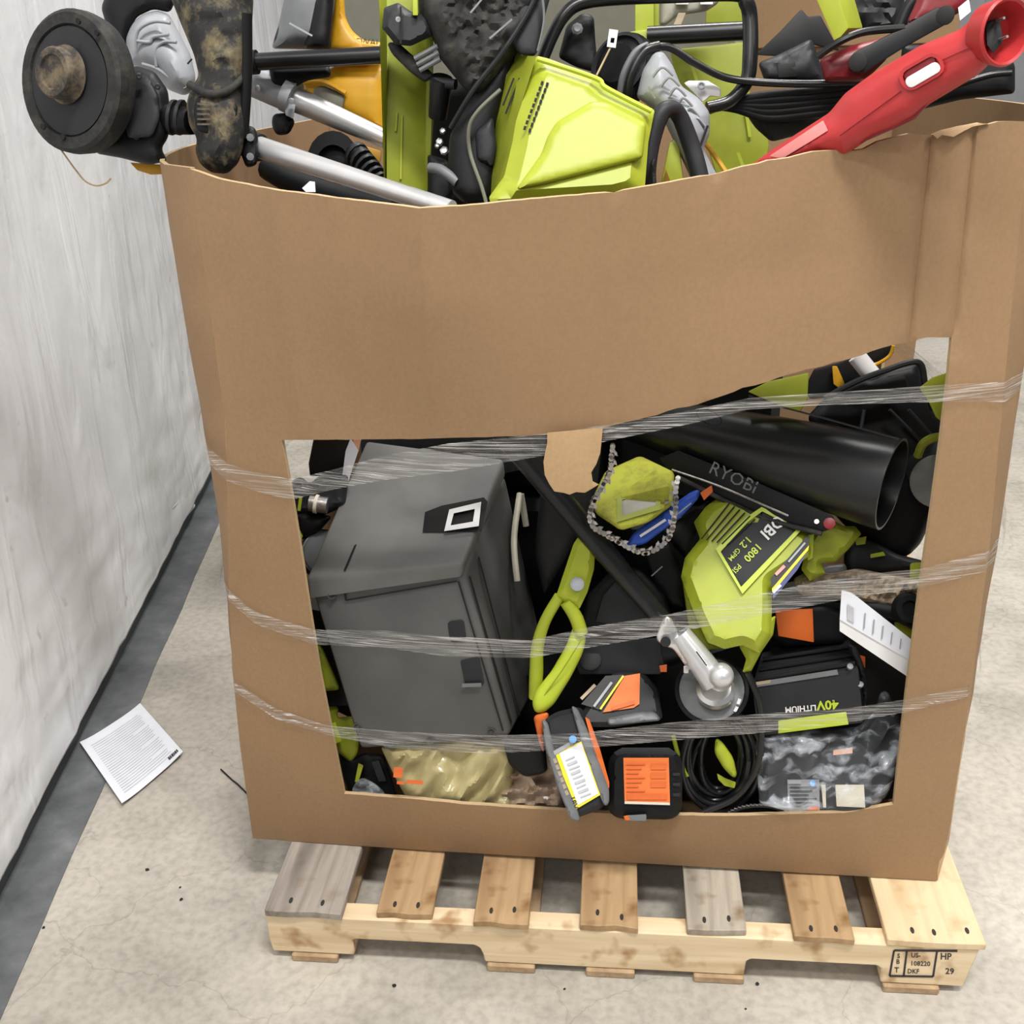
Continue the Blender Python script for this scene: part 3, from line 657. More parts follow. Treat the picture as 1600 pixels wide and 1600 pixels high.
# ---------------------------------------------------------------- muddy arm
A = T('trimmer_boom', 'thick black trimmer boom caked in dried mud standing in the box corner', 'trimmer boom')
am = puff('arm', [(258, -40), (268, 0), (284, 40), (303, 85), (311, 118), (298, 138), (291, 162), (295, 195), (308, 216), (305, 236), (312, 256), (330, 270), (355, 272), (372, 256), (381, 230), (388, 190), (388, 120), (393, 60), (396, 0), (394, -40)], .25, .06, 'mud', A, .045, 45, .008, 24)
tube('collar', [(296, 132, .225), (325, 146, .205), (355, 142, .205), (384, 118, .225)], 6, 'grime', am)
puff('label_recess', [(307, 150), (362, 150), (372, 168), (366, 205), (340, 212), (308, 205), (302, 175)], .205, .01, 'black', am, .004, 8, .003, 12)
for k in range(5): line('rib', (308, 162+k*8), (328, 162+k*8), 3, .2, 'mud_light', am, .006)
tube('side_rail', [(386, 20, .22), (386, 120, .22), (380, 215, .22)], 8, 'black', A)
puff('bracket', [(378, 195), (398, 198), (404, 215), (402, 258), (385, 263), (376, 240)], .23, .03, 'black', A, .012, 8)
for y in (215, 245): lathe('bolt', (391, y, .215), (0, .1, 1), [(6, -2), (6, 3), (0, 4)], 'mid_grey', A, 8)
# ---------------------------------------------------------------- grey trimmer motor at the back corner
A = T('trimmer_motor', 'light grey trimmer motor housing with black band behind the muddy arm', 'trimmer motor')
gm = puff('housing', [(196, 60), (205, 38), (222, 22), (245, 16), (264, 22), (282, 55), (298, 86), (306, 120), (302, 142), (288, 150), (262, 140), (240, 116), (215, 106), (198, 98)], .50, .12, 'grey', A, .05, 42)
puff('black_band', [(158, 12), (172, -28), (245, -30), (278, -8), (266, 20), (240, 14), (214, 26), (198, 56), (196, 102), (184, 92), (172, 60)], .52, .1, 'black', A, .02, 18)
for q in ([(212, 78), (216, 48), (240, 34), (266, 36)], [(214, 64), (234, 66), (240, 58), (264, 54)], [(244, 104), (244, 78), (256, 66), (276, 66)], [(222, 100), (246, 108), (270, 126)]): tube('rib', [(x, y, .458) for x, y in q], 2.6, 'grey', gm, 8)
line('vent_slit', (293, 100), (300, 92), 3, .45, 'hole', gm, .012)
# ---------------------------------------------------------------- poles
A = T('telescopic_pole', 'bright silver tube slanting down into the box behind its front rim', 'pole')
tube('shaft', [(392, 226, .26), (705, 328, .085)], [17, 14], 'pole', A, 20, False); tube('collar', [(378, 221, .268), (406, 231, .252)], [21, 21], 'charcoal', A, 20, False); tube('sleeve', [(640, 307, .121), (705, 328, .085)], [15.5, 15], 'pole', A, 20, False)
A = T('grey_shaft', 'grey metal trimmer shaft with clamp above the silver tube', 'pole')
tube('socket', [(372, 116, .56), (455, 152, .54)], [24, 24], 'grey', A, 18, False); tube('shaft', [(450, 150, .54), (604, 218, .50)], [20, 14], 'pole', A, 18, False)
tube('clamp_ring', [(447, 147, .535), (461, 154, .532)], 27, 'grey', A, 18, False); slab('clamp_ear', [(444, 160), (462, 164), (458, 186), (446, 180)], .51, .02, 'grey', A, 2)
lathe('clamp_bolt', (455, 158, .50), (0, 0, 1), [(5, -2), (5, 4), (0, 5)], 'silver', A, 8); lathe('bolt', (402, 138, .52), (0, 0, 1), [(5, -2), (5, 4), (0, 5)], 'silver', A, 8)
puff('lever', [(426, 178), (450, 176), (462, 190), (452, 210), (432, 212), (424, 196)], .53, .03, 'black', A, .012, 9)
A = T('handle_tube', 'straight black tube lying level in front of the yellow tool', 'handle')
tube('tube', [(395, 97, .50), (596, 86, .50)], 13, 'satin', A, 18, False); tube('end_socket', [(384, 98, .50), (402, 97, .50)], 18, 'black', A, 18, False); puff('bracket', [(420, 104), (515, 102), (518, 120), (480, 126), (455, 140), (425, 132)], .53, .03, 'black', A, .01, 10)
# ---------------------------------------------------------------- yellow tool
A = T('yellow_power_tool', 'yellow and dark grey power tool behind the level black tube', 'power tool')
yb_ = puff('lower_housing', [(452, 152), (470, 124), (505, 118), (518, 104), (606, 100), (606, 222), (582, 206), (540, 188), (500, 168), (468, 150)], .66, .14, 'yellow', A, .035, 28)
puff('vent', [(487, 140), (505, 132), (540, 148), (534, 180), (500, 164)], .625, .02, 'olive', yb_, .006, 8); tube('ridge', [(470, 128, .63), (505, 128, .62), (540, 146, .62)], 4, 'yellow', yb_, 8)
uh = puff('upper_housing', [(512, 80), (520, 30), (526, -30), (536, -30), (540, 28), (550, 48), (568, 63), (598, 66), (598, 84)], .64, .12, 'yellow', A, .018, 12)
mo = puff('motor', [(424, 76), (436, 34), (450, -30), (522, -30), (516, 78)], .62, .14, 'mid_grey', A, .05, 32)
puff('motor_cap', [(474, 76), (490, 0), (500, -30), (524, -30), (517, 78)], .592, .05, 'black', A, .03, 16); puff('vent_side', [(428, 60), (438, 34), (446, 20), (448, 40), (440, 72), (428, 74)], .6, .02, 'grime', mo, .01, 8, .008, 6); line('pale_line', (452, 36), (488, 56), 3, .57, 'grey', mo, .02)  # thin pale grey line across the motor
text('lettering', 'DEWALT', (574, 66), 10, 3, .622, 'print', uh, .004)
slab('clip', [(563, 226), (596, 236), (594, 254), (570, 240)], .45, .02, 'yellow', A, 2); slab('foot', [(578, 198), (606, 204), (606, 222), (580, 214)], .6, .03, 'yellow', A, 2)
one(ringslab('wheel_arch', ell(520, 250, 40, 46, 0, 20), ell(520, 256, 26, 30, 0, 20), .46, .06, 'black', None), 'black plastic wheel arch above the silver tube', 'wheel arch')
one(puff('fender', ell(518, 246, 36, 30, 12, 18), .5, .03, 'charcoal', None, .02, 18), 'dull dark grey rounded cover inside the black wheel arch', 'cover')
A = T('ribbed_hose', 'black ribbed hose bunched beside the lime green channel', 'hose')
tube('hose', [(552, 236, .42), (575, 258, .40), (592, 285, .36), (606, 312, .30)], 17, 'black', A)
for k in range(7): tube('rib', [(556+k*7, 240+k*9, .418-k*.014), (559+k*7, 243+k*9, .415-k*.014)], 20, 'charcoal', A, 12, False)
one(tube('hose', [(420, 262, .35), (470, 290, .30), (540, 312, .26), (620, 330, .2)], 20, 'black', None), 'smooth black hose low behind the front rim under the silver tube', 'hose')
one(slab('paper_tag', [(472, 294), (484, 283), (492, 284), (493, 300), (478, 300)], .14, .001, 'paper', None, 0), 'small white paper tag just behind the front rim', 'tag')
# ---------------------------------------------------------------- lime channel
A = T('lime_channel', 'upright lime green plastic channel with bright edge standing in the box', 'plastic channel')
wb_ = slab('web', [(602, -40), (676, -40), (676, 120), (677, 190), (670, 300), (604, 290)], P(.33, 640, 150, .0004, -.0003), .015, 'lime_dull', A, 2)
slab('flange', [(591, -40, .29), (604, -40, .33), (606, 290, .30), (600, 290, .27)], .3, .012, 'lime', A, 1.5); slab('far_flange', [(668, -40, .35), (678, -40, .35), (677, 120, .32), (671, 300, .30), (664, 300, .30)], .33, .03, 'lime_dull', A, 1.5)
for a, b in (((628, 180), (626, 280)), ((620, 175), (618, 205))): line('groove', a, b, 3, P(.33, 640, 150, .0004, -.0003), 'lime', wb_, .002)
# ---------------------------------------------------------------- grimy engine
A = T('grimy_engine', 'grimy black engine and linkage above the lime green housing', 'engine')
eb = puff('engine_body', [(652, -40), (870, -40), (850, 30), (815, 75), (780, 118), (756, 148), (728, 142), (706, 115), (688, 92), (676, 60), (655, 28)], .26, .1, 'grime', A, .05, 40, .016, 34, 6)
puff('clamp_block', [(600, 12), (622, 4), (642, 18), (674, 26), (676, 56), (642, 72), (618, 70), (597, 44)], .25, .04, 'charcoal', A, .012, 9, rnd=1.5, lin=True); line('clamp_seam', (626, 10), (626, 68), 3, .235, 'hole', A, .004); lathe('bolt', (622, 30, .225), (0, 0, 1), [(4, 0), (4, 4), (0, 5)], 'silver', A, 8)
puff('strut', [(604, 66), (622, 66), (680, 118), (664, 130), (640, 112), (612, 84)], .26, .02, 'grime', A, .01, 8)
for k in range(3): tube('fin', [(648+k*4, 92+k*9, .24), (684+k*2, 72+k*10, .24)], 4, 'mid_grey', A, 8, False)
tube('piston', [(690, 122, .25), (684, 182, .27)], [18, 15], 'satin', A, 16, False); tube('piston_collar', [(676, 128, .25), (712, 132, .24)], 8, 'charcoal', A, 12, False)
puff('belt_guard', [(700, 258), (702, 215), (720, 172), (760, 112), (800, 66), (806, 90), (790, 150), (772, 205), (778, 265), (768, 316), (725, 318), (706, 300)], .22, .05, 'black', A, .025, 22); tube('guard_edge', [(704, 200, .2), (740, 140, .19), (790, 75, .2), (830, 10, .22), (850, -40, .23)], 4, 'charcoal', A, 8)
tube('drive_belt', [(782, 140, .19), (748, 172, .18), (733, 200, .18), (735, 240, .18), (752, 290, .16), (760, 318, .15)], 3, 'olive', A, 8)
puff('side_cover', [(742, 205), (770, 180), (776, 230), (770, 262), (745, 250)], .19, .02, 'charcoal', A, .01, 10)
puff('smoked_panel', [(812, -40), (868, -40), (848, 40), (838, 88), (812, 86), (798, 64)], .23, .02, 'charcoal', A, .008, 10); tube('panel_seam', [(845, -20, .22), (850, 30, .21), (840, 80, .2)], 2, 'mid_grey', A, 6)
for x, y, r in ((692, 205, 5), (687, 222, 6), (694, 236, 7), (683, 228, 4)): lathe('chrome_nut', (x, y, .24), (0, .3, 1), [(r, -2), (r, 3), (r*.6, 5), (0, 4)], 'silver', A, 6)
tube('lever', [(672, 262, .2), (690, 266, .19), (715, 285, .18)], 8, 'mid_grey', A); puff('sump', [(668, 240), (700, 250), (715, 300), (700, 322), (668, 318)], .26, .04, 'black', A, .015, 12)
slab('amber_brace', [(745, 258), (776, 256), (770, 318), (758, 318), (752, 290), (742, 318), (728, 318)], .215, .01, 'yellow', A, 1)
slab('lime_tab', [(644, -30), (652, -30), (653, 24), (645, 24)], .24, .02, 'lime', A, 1); line('spoke', (735, 20), (760, -10), 3, .2, 'mid_grey', A, .02); line('spoke', (765, 60), (800, 30), 3, .2, 'mid_grey', A, .02)
# ---------------------------------------------------------------- lime housing
A = T('lime_tool_housing', 'big bright lime green tool housing with slots resting behind the front rim', 'tool housing')
lh = puff('shell', [(838, 87), (856, 91), (930, 119), (946, 135), (1023, 172), (1013, 222), (1007, 300), (960, 312), (768, 324), (764, 308), (788, 275), (800, 225), (806, 190), (822, 140)], P(.145, 890, 200, .0001, -.0005), .09, 'lime', A, .022, 24, step=9, rnd=2, lin=True)
slab('side_wall', [(838, 88, .17), (815, 86, .24), (798, 64, .27), (782, 110, .25), (767, 140, .24), (772, 205, .22), (774, 285, .19), (766, 318, .16), (790, 275, .155), (800, 225, .155), (806, 190, .155), (822, 140, .16)], .2, .01, 'lime_dull', A, 1)  # shade of the side wall is put into its darker lime
pn = lambda x, y: P(.145, 890, 200, .0001, -.0005)(x, y)-.0225
for a, b in (((847, 130), (820, 200)), ((855, 132), (828, 204))):
    n_ = 9
    for k in range(n_): x = a[0]+(b[0]-a[0])*k/(n_-1); y = a[1]+(b[1]-a[1])*k/(n_-1); decal('slot', rect(x, y, 4, 6.5, 15), pn, 'hole', lh, .001)
for a, b in (((803, 122), (786, 165)), ((812, 122), (790, 178))): line('side_slot', a, b, 3, .2, 'hole', A, .012)
puff('raised_panel', [(870, 190), (925, 158), (948, 160), (1010, 192), (1004, 248), (842, 290), (806, 296), (846, 240), (856, 212)], pn, .004, 'lime', lh, .011, 12, step=8, rnd=4)
tube('edge_bead', [(840, 92, .17), (930, 122, .165), (948, 138, .16), (1018, 174, .15)], 4, 'lime_bright', lh, 8)
# ---------------------------------------------------------------- frame handle and bars
A = T('tubular_frame', 'black tubular steel handle frame arching above the lime green housing', 'handle frame')
tube('hoop', [(848, 92, .40), (862, 58, .41), (880, 26, .42), (906, 6, .43), (960, -2, .44), (1060, -6, .46), (1150, -8, .48), (1166, 4, .48), (1172, 30, .48), (1172, 90, .46), (1166, 128, .45), (1140, 158, .44), (1105, 168, .43)], [10, 10, 10, 10, 10, 10, 10, 12, 12, 12, 11, 10, 9], 'satin', A, 14)
tube('cross_bar', [(1012, 56, .62), (1166, 48, .60)], 14, 'satin', A, 16, False); lathe('bolt', (902, 46, .42), (0, .3, 1), [(9, -4), (9, 4), (5, 7), (0, 6)], 'mid_grey', A, 8)
puff('gusset', [(872, 90), (885, 40), (910, 20), (928, 25), (930, 60), (935, 115), (900, 105)], .46, .02, 'black', A, .008, 10)
# ---------------------------------------------------------------- trimmer head, spool and grey cap
A = T('trimmer_spool', 'black trimmer spool with white clip beside the grey motor cap', 'trimmer spool')
lathe('spool', (972, 105, .42), (-.5, .35, .75), [(0, -30), (48, -30), (54, -22), (54, 0), (50, 8), (38, 10), (30, 18), (0, 18)], 'black', A, 32); lathe('spool_ring', (972, 105, .42), (-.5, .35, .75), [(48, 8), (50, 12), (44, 14), (42, 9)], 'charcoal', A, 32)
ringslab('clip', rect(957, 60, 14, 28, 8), rect(957, 63, 6, 8, 8), .37, .006, 'white', A); tube('cutting_line', [(955, 72, .37), (945, 92, .36), (932, 118, .34)], 1.6, 'string', A, 6)
A = T('grey_motor_cap', 'light grey stepped motor cap beside the black loop handle', 'motor cap')
gc = puff('cap', [(994, 152), (1004, 110), (1022, 82), (1036, 80), (1052, 104), (1064, 134), (1094, 155), (1109, 176), (1109, 210), (1099, 232), (1114, 262), (1128, 285), (1082, 285), (1058, 232), (1038, 190), (1014, 166)], .30, .12, 'grey', A, .045, 34)
tube('rubber_ring', [(978, 158, .33), (986, 118, .33), (1006, 82, .34), (1030, 72, .35)], 8, 'satin', A); tube('outer_ring', [(968, 150, .36), (974, 116, .36), (992, 82, .37), (1012, 70, .38)], 5, 'mid_grey', A)
for k in range(6): tube('rib', [(1020+k*13, 120+k*15, .262), (1035+k*11, 105+k*16, .258), (1052+k*10, 118+k*16, .262)], 2.2, 'grey', gc, 6)
line('vent_slit', (1106, 196), (1090, 240), 4, .275, 'hole', gc, .02); line('scuff', (1013, 136), (1024, 154), 3, .28, 'olive', gc, .03)
A = T('loop_handle', 'dark grey loop handle standing behind the front rim beside lime housing', 'handle')
tube('loop', [(1014, 310, .16), (1012, 270, .16), (1018, 222, .17), (1032, 180, .18), (1048, 170, .19), (1062, 182, .20), (1078, 222, .20), (1090, 262, .19), (1098, 300, .18)], [11, 13, 14, 14, 13, 13, 14, 14, 14], 'charcoal', A, 14); puff('grip_texture', [(1016, 252), (1024, 246), (1026, 290), (1018, 290)], .135, .01, 'black', A, .003, 5)
one(slab('lime_stay', [(1030, 300), (1046, 222), (1060, 214), (1070, 300)], .26, .03, 'lime', None, 4), 'narrow lime green stay framed by the dark loop handle', 'stay')
one(slab('amber_tab', [(1034, 300), (1040, 262), (1052, 296)], .235, .01, 'yellow', None, 1), 'small amber tab inside the dark loop handle', 'tab')
# ---------------------------------------------------------------- lime mower deck and bracket
A = T('lime_mower_deck', 'dull lime green mower deck deep in the box behind black cords', 'mower deck')
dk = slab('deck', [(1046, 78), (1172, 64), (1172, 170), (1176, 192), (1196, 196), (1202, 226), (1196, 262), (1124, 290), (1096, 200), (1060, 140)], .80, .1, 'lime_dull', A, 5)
for a, b in (((1112, 178), (1142, 270)), ((1130, 178), (1162, 262)), ((1166, 175), (1172, 214)), ((1080, 100), (1100, 160))): line('rib', a, b, 5, .8, 'lime', dk, .01)
slab('upper_shield', [(1108, -40), (1166, -40), (1166, 36), (1102, 36)], .86, .05, 'lime_dull', A, 3); tube('amber_cord', [(1104, 226, .5), (1120, 248, .48), (1138, 275, .46)], 4, 'yellow', A, 8)
A = T('lime_bracket', 'lime green T shaped bracket holding the end of the black cross bar', 'bracket')
slab('post', [(992, -40), (1022, -40), (1022, 50), (992, 56)], .64, .05, 'lime', A, 3); slab('socket', [(982, 50), (1022, 44), (1048, 50), (1048, 74), (1010, 76), (984, 62)], .61, .06, 'lime', A, 3); slab('rib', [(1022, -40), (1030, -40), (1030, 44), (1022, 44)], .66, .02, 'lime_dull', A, 1)
A = T('olive_bin', 'tall olive grey bin standing on the floor behind the cardboard box', 'bin')
def bbox(name, x0, x1, y0, y1, z0, z1, mat, par, bv=.02): return boxm(name, (x0, y0, z0), (x1, y1, z1), mat, par, bv)
xa, xb = W(528, 60, 1.75).x, W(1150, 60, 1.75).x
bbox('body', xa, xb, 1.75, 2.3, 0, 1.72, 'olive', A); bbox('rim', xa-.02, xb+.02, 1.73, 2.32, 1.72, 1.80, 'olive', A)
A = T('pale_plastic_cover', 'pale grey plastic cover with white tabs above the black cross bar', 'cover')
puff('cover', [(1034, -40), (1126, -40), (1124, 4), (1104, 18), (1060, 24), (1040, 40), (1030, 40)], .70, .05, 'pale_olive', A, .012, 10)
for x in (1066, 1104): slab('tab', rect(x, 2, 20, 10), .675, .01, 'white', A, 1)
slab('strap', [(1060, 20), (1072, 20), (1062, 44), (1050, 44)], .66, .01, 'tan', A, 1)
# ---------------------------------------------------------------- cords and black bag
CG = 'black cords tangled in the top of the box'
one(tube('power_cord', [(1014, 76, .40), (1045, 74, .41), (1085, 98, .42), (1130, 120, .43), (1180, 128, .43), (1260, 131, .42), (1350, 128, .40)], 6, 'satin', None, 10), 'thick black cord running from the grey motor cap to the red handle', 'cord', CG)
random.seed(3)
for k, lab in enumerate(('uppermost slack black cord in the tangle below the black bag', 'second slack black cord in the tangle below the black bag', 'third slack black cord in the tangle below the black bag', 'fourth slack black cord in the tangle below the black bag', 'lowest slack black cord in the tangle below the black bag')):
    y = 140+k*9; one(tube('power_cord', [(1108, 172-k*2, .47), (1150, 158+k*3, .46), (1200, y+8, .45), (1270, y+2, .44), (1350, y-8, .43)], 6.5, 'black', None, 10), lab, 'cord', CG)
one(puff('dark_bag', [(1160, 170), (1200, 158), (1280, 160), (1345, 140), (1320, 180), (1270, 205), (1205, 222), (1180, 200)], .5, .1, 'rubber', None, .03, 25, .01, 20), 'slumped matt black bag under the tangle of cords', 'bag')
A = T('white_clip', 'white plastic clip lying in front of the lime green mower deck', 'clip'); slab('clip', [(1068, 130), (1076, 126), (1106, 126), (1126, 138), (1126, 152), (1110, 150), (1098, 160), (1084, 146)], .44, .02, 'white', A, 3); lathe('eyelet', (1096, 134, .425), (0, .2, 1), [(6, -3), (6, 4), (4, 5), (3, 2), (0, 2)], 'grey', A, 12)
A = T('tool_bag', 'black fabric tool bag with stiff flap in front of far cardboard', 'bag')
puff('pouch', [(1184, 98), (1215, 86), (1268, 60), (1276, 80), (1290, 128), (1195, 128)], .50, .1, 'charcoal', A, .02, 14, .006, 14); slab('flap', [(1180, 86), (1218, 50), (1252, 14), (1262, 26), (1282, 24), (1312, 80), (1270, 70), (1215, 88)], .56, .03, 'black', A, 3); slab('pocket', [(1214, 100), (1242, 96), (1246, 120), (1216, 122)], .475, .01, 'black', A, 2)
A = T('background_box', 'plain brown cardboard box standing on the floor behind the bag', 'box')
p_ = W(1168, 20, 2.6); q_ = W(1500, 20, 2.6); bbox('carton', p_.x, q_.x, 2.6, 3.3, 0, 1.40, 'card', A, .004); bbox('flap', p_.x, q_.x, 2.58, 2.62, 1.40, 1.62, 'card', A, .003)
A = T('lime_bar', 'square lime green bar leaning beside the black tool bag', 'bar')
hexa('bar', [(1262, -30, .36), (1302, -30, .34), (1326, 44, .32), (1305, 68, .32), (1285, -40, .42), (1325, -40, .40), (1349, 44, .38), (1330, 52, .38)], 'lime', A, .003)
one(puff('grey_cloth', [(1320, 20), (1330, -40), (1420, -40), (1410, 20), (1400, 46), (1352, 52)], .55, .06, 'charcoal', None, .03, 20, .01, 16), 'dark grey cloth bundle between the lime bar and red lopper', 'cloth')
# ---------------------------------------------------------------- red lopper
A = T('red_lopper', 'dark red and black lopper lying behind the bright red handle', 'lopper')
puff('lower_grip', [(1280, 92), (1326, 72), (1380, 58), (1388, 90), (1350, 128), (1288, 128)], .36, .05, 'dark_red', A, .02, 15); puff('upper_grip', [(1416, 36), (1430, 6), (1440, -30), (1530, -30), (1510, 14), (1480, 30), (1430, 38)], .36, .05, 'dark_red', A, .02, 15)
slab('arm', [(1324, 96), (1334, 82), (1400, 48), (1462, 12), (1484, 10), (1492, 24), (1482, 36), (1410, 76), (1350, 114), (1328, 112)], .32, .02, 'black', A, 4)
for x, y in ((1340, 97), (1477, 24)): lathe('pivot', (x, y, .30), (0, .1, 1), [(14, -4), (14, 3), (9, 5), (0, 5)], 'rubber', A, 16)
tube('strap', [(1278, 88, .33), (1310, 66, .32), (1350, 50, .32), (1412, 44, .33)], 6, 'satin', A, 8); slab('price_label', [(1497, 12), (1514, -2), (1517, 18), (1500, 32)], .34, .002, 'paper', A, 0); tube('far_arm', [(1405, 44, .45), (1420, 10, .46), (1450, -20, .47)], 10, 'black', A)
# ---------------------------------------------------------------- red handle
A = T('red_trimmer_handle', 'bright red plastic tool handle with white switch lying across the rim', 'tool handle')
pr = P(.130, 1300, 150, -.0005, -.0002)
rh = puff('body', [(1168, 262), (1200, 238), (1240, 212), (1296, 176), (1320, 146), (1370, 110), (1440, 70), (1500, 46), (1528, 20), (1538, 14), (1546, 40), (1546, 100), (1530, 116), (1500, 134), (1450, 164), (1430, 184), (1400, 200), (1360, 216), (1318, 244), (1300, 240), (1240, 262)], pr, .05, 'red', A, .032, 36, step=8)
prf = lambda x, y: pr(x, y)-.033
sx = (.70, .04, .70)
so = lathe('socket', (1568, 50, pr(1568, 50)-.012), sx, [(30, -46), (44, -34), (49, -8), (51, 4), (48, 8), (44, 5), (41, -8), (36, -26), (0, -26)], 'red', A, 36, sq=None)
slab('plug_block', [(1540, 34), (1562, 28), (1568, 64), (1552, 84), (1542, 70)], pr(1555, 55)-.016, .02, 'black', so, 2)
for (x, y) in ((1556, 33), (1561, 62)): tube('prong', [(x, y, pr(x, y)-.012), (x+13, y-5, pr(x, y)-.03)], 2.2, 'silver', so, 6, False)
ringslab('switch_bezel', rect(1440, 112, 74, 38, -30, 16), rect(1440, 112, 62, 28, -30, 12), lambda x, y: prf(x, y)-.003, .006, 'red', rh); slab('switch', rect(1442, 117, 60, 18, -30, 8), lambda x, y: prf(x, y)-.005, .012, 'white', rh, 4); slab('switch_well', rect(1436, 106, 56, 12, -30, 5), lambda x, y: prf(x, y)-.001, .004, 'dark_red', rh, 1)
for a, b in (((1312, 212), (1400, 148)), ((1472, 94), (1534, 66)), ((1400, 148), (1408, 142))): tube('seam', [(*a, prf(*a)-.0002), ((a[0]+b[0])/2, (a[1]+b[1])/2, prf((a[0]+b[0])/2, (a[1]+b[1])/2)-.0002), (*b, prf(*b)-.0002)], .9, 'dark_red', rh, 5)
slab('clear_sticker', [(1202, 244), (1286, 188), (1294, 204), (1262, 224), (1222, 248)], lambda x, y: pr(x, y)-.031, .002, 'pink', rh, 1); slab('shoulder', [(1370, 196), (1426, 168), (1448, 164), (1430, 186), (1400, 200), (1340, 226)], lambda x, y: pr(x, y)-.012, .01, 'dark_red', rh, 2)
one(puff('black_case', [(1410, 70), (1560, 70), (1586, 100), (1586, 146), (1500, 156), (1436, 172), (1400, 150)], .46, .1, 'black', None, .02, 20), 'black tool case behind the red handle near the right corner', 'tool case')
one(tube('handle_tube', [(1490, 135, .42), (1545, 118, .42), (1580, 114, .42)], 5, 'satin', None), 'thin black bar behind the socket end of the red handle', 'bar')
# ================================================================== behind the window
A = T('grey_tool_case', 'dusty dark grey plastic tool case with white latch tilted in the window', 'tool case')
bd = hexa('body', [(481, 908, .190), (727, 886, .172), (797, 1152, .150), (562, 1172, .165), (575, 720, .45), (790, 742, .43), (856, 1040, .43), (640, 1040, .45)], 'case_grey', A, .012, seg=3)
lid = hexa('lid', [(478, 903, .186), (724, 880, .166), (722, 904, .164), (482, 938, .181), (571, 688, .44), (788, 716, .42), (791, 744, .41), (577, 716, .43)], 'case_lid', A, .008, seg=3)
pf = PT((481, 908, .190), (727, 886, .172), (797, 1152, .150)); pt = PT((478, 903, .186), (724, 880, .166), (788, 716, .42)); psd = PT((727, 886, .172), (797, 1152, .150), (790, 742, .43))
for a, b in (((540, 938), (714, 908)), ((536, 905), (540, 938)), ((716, 908), (786, 1142))): line('groove', a, b, 2.4, pf, 'hole', bd, .002)
for a, b in (((578, 800), (560, 842)), ((556, 850), (538, 892))): line('hinge_seam', a, b, 3, pt, 'hole', lid, .003)
for a, b in (((734, 900), (800, 1130)), ((748, 870), (812, 1118))): line('side_groove', a, b, 2.4, psd, 'hole', bd, .004)
for x, y in ((518, 930), (558, 1136), (607, 1164), (767, 1144), (672, 1156)): lathe('screw', (x, y, pf(x, y)-.004), (0, -.1, .98), [(6.5, -2), (6.5, 2), (4.5, 2), (4, -1), (0, -1)], 'print', bd, 14)
slab('recess', rect(714, 986, 26, 34, -8, 6), lambda x, y: pf(x, y)-.002, .004, 'charcoal', bd, 1); slab('lower_recess', rect(738, 1050, 30, 44, -12, 4), lambda x, y: pf(x, y)-.002, .004, 'charcoal', bd, 1); line('catch', (722, 1071), (752, 1070), 6, pf, 'mid_grey', bd, .005)
slab('latch_well', [(664, 800), (690, 790), (756, 777), (762, 784), (752, 830), (690, 832), (660, 832)], lambda x, y: pt(x, y)-.005, .004, 'hole', lid, 1)
ringslab('latch', [(702, 796), (752, 784), (748, 822), (694, 830)], [(709, 802), (742, 795), (739, 815), (704, 821)], lambda x, y: pt(x, y)-.016, .01, 'white', lid, 'white frame latch')
for q in ([(812, 772), (803, 843), (808, 908)], [(814, 772), (822, 822)]): tube('handle', [(x, y, psd(x, y)-.02) for x, y in q], 5, 'cream', A, 8, label='cream carrying handle')
# dark case behind and left bits
one(slab('flat_case', [(562, 684), (850, 676), (860, 724), (790, 740), (565, 724)], .50, .2, 'charcoal', None, 3), 'flat charcoal case lying behind the grey tool case', 'tool case')
one(slab('black_module', [(490, 684), (552, 684), (548, 724), (540, 744), (484, 744), (482, 724)], .42, .05, 'satin', None, 3), 'smooth black tool body at the upper corner of the window', 'tool body')
one(slab('paper_sheet', [(540, 705), (548, 684), (560, 704), (545, 750), (534, 775), (534, 750)], .36, .001, 'paper', None, 0), 'white paper sheet wedged against the grey tool case', 'paper')
one(slab('peach_tab', [(550, 680), (566, 680), (560, 706), (556, 706)], .40, .004, 'skin_orange', None, 0), 'small peach coloured tab above the white paper sheet', 'tab')
A = T('black_drill', 'black power tool with brass collar squeezed beside the grey case', 'drill')
puff('body', [(454, 752), (470, 744), (484, 756), (500, 742), (545, 742), (540, 790), (505, 806), (462, 806)], .33, .06, 'charcoal', A, .02, 14, .006, 10); tube('collar', [(484, 786, .30), (512, 790, .30)], 13, 'steel', A, 14, False); tube('collar_ring', [(492, 787, .30), (497, 788, .30)], 15, 'cream', A, 14, False)
puff('grip', [(458, 806), (470, 800), (520, 806), (500, 830), (470, 845), (462, 830)], .31, .05, 'black', A, .02, 12); line('lime_stripe', (470, 776), (467, 798), 5, .3, 'lime', A, .02); slab('lime_foot', [(464, 822), (474, 834), (470, 848), (466, 840)], .29, .02, 'lime', A, 1)
A = T('small_caster', 'small black caster half hidden behind the grey tool case', 'caster'); lathe('tyre', (506, 866, .30), (.2, .15, .95), [(22, -12), (34, -14), (39, -6), (39, 4), (34, 10), (26, 8), (22, 4)], 'rubber', A, 32); lathe('rim', (506, 866, .30), (.2, .15, .95), [(32, 10), (36, 9), (37, 6), (33, 12), (31, 11)], 'mid_grey', A, 32); lathe('hub', (506, 866, .30), (.2, .15, .95), [(22, -10), (22, -4), (0, -4)], 'black', A, 24)
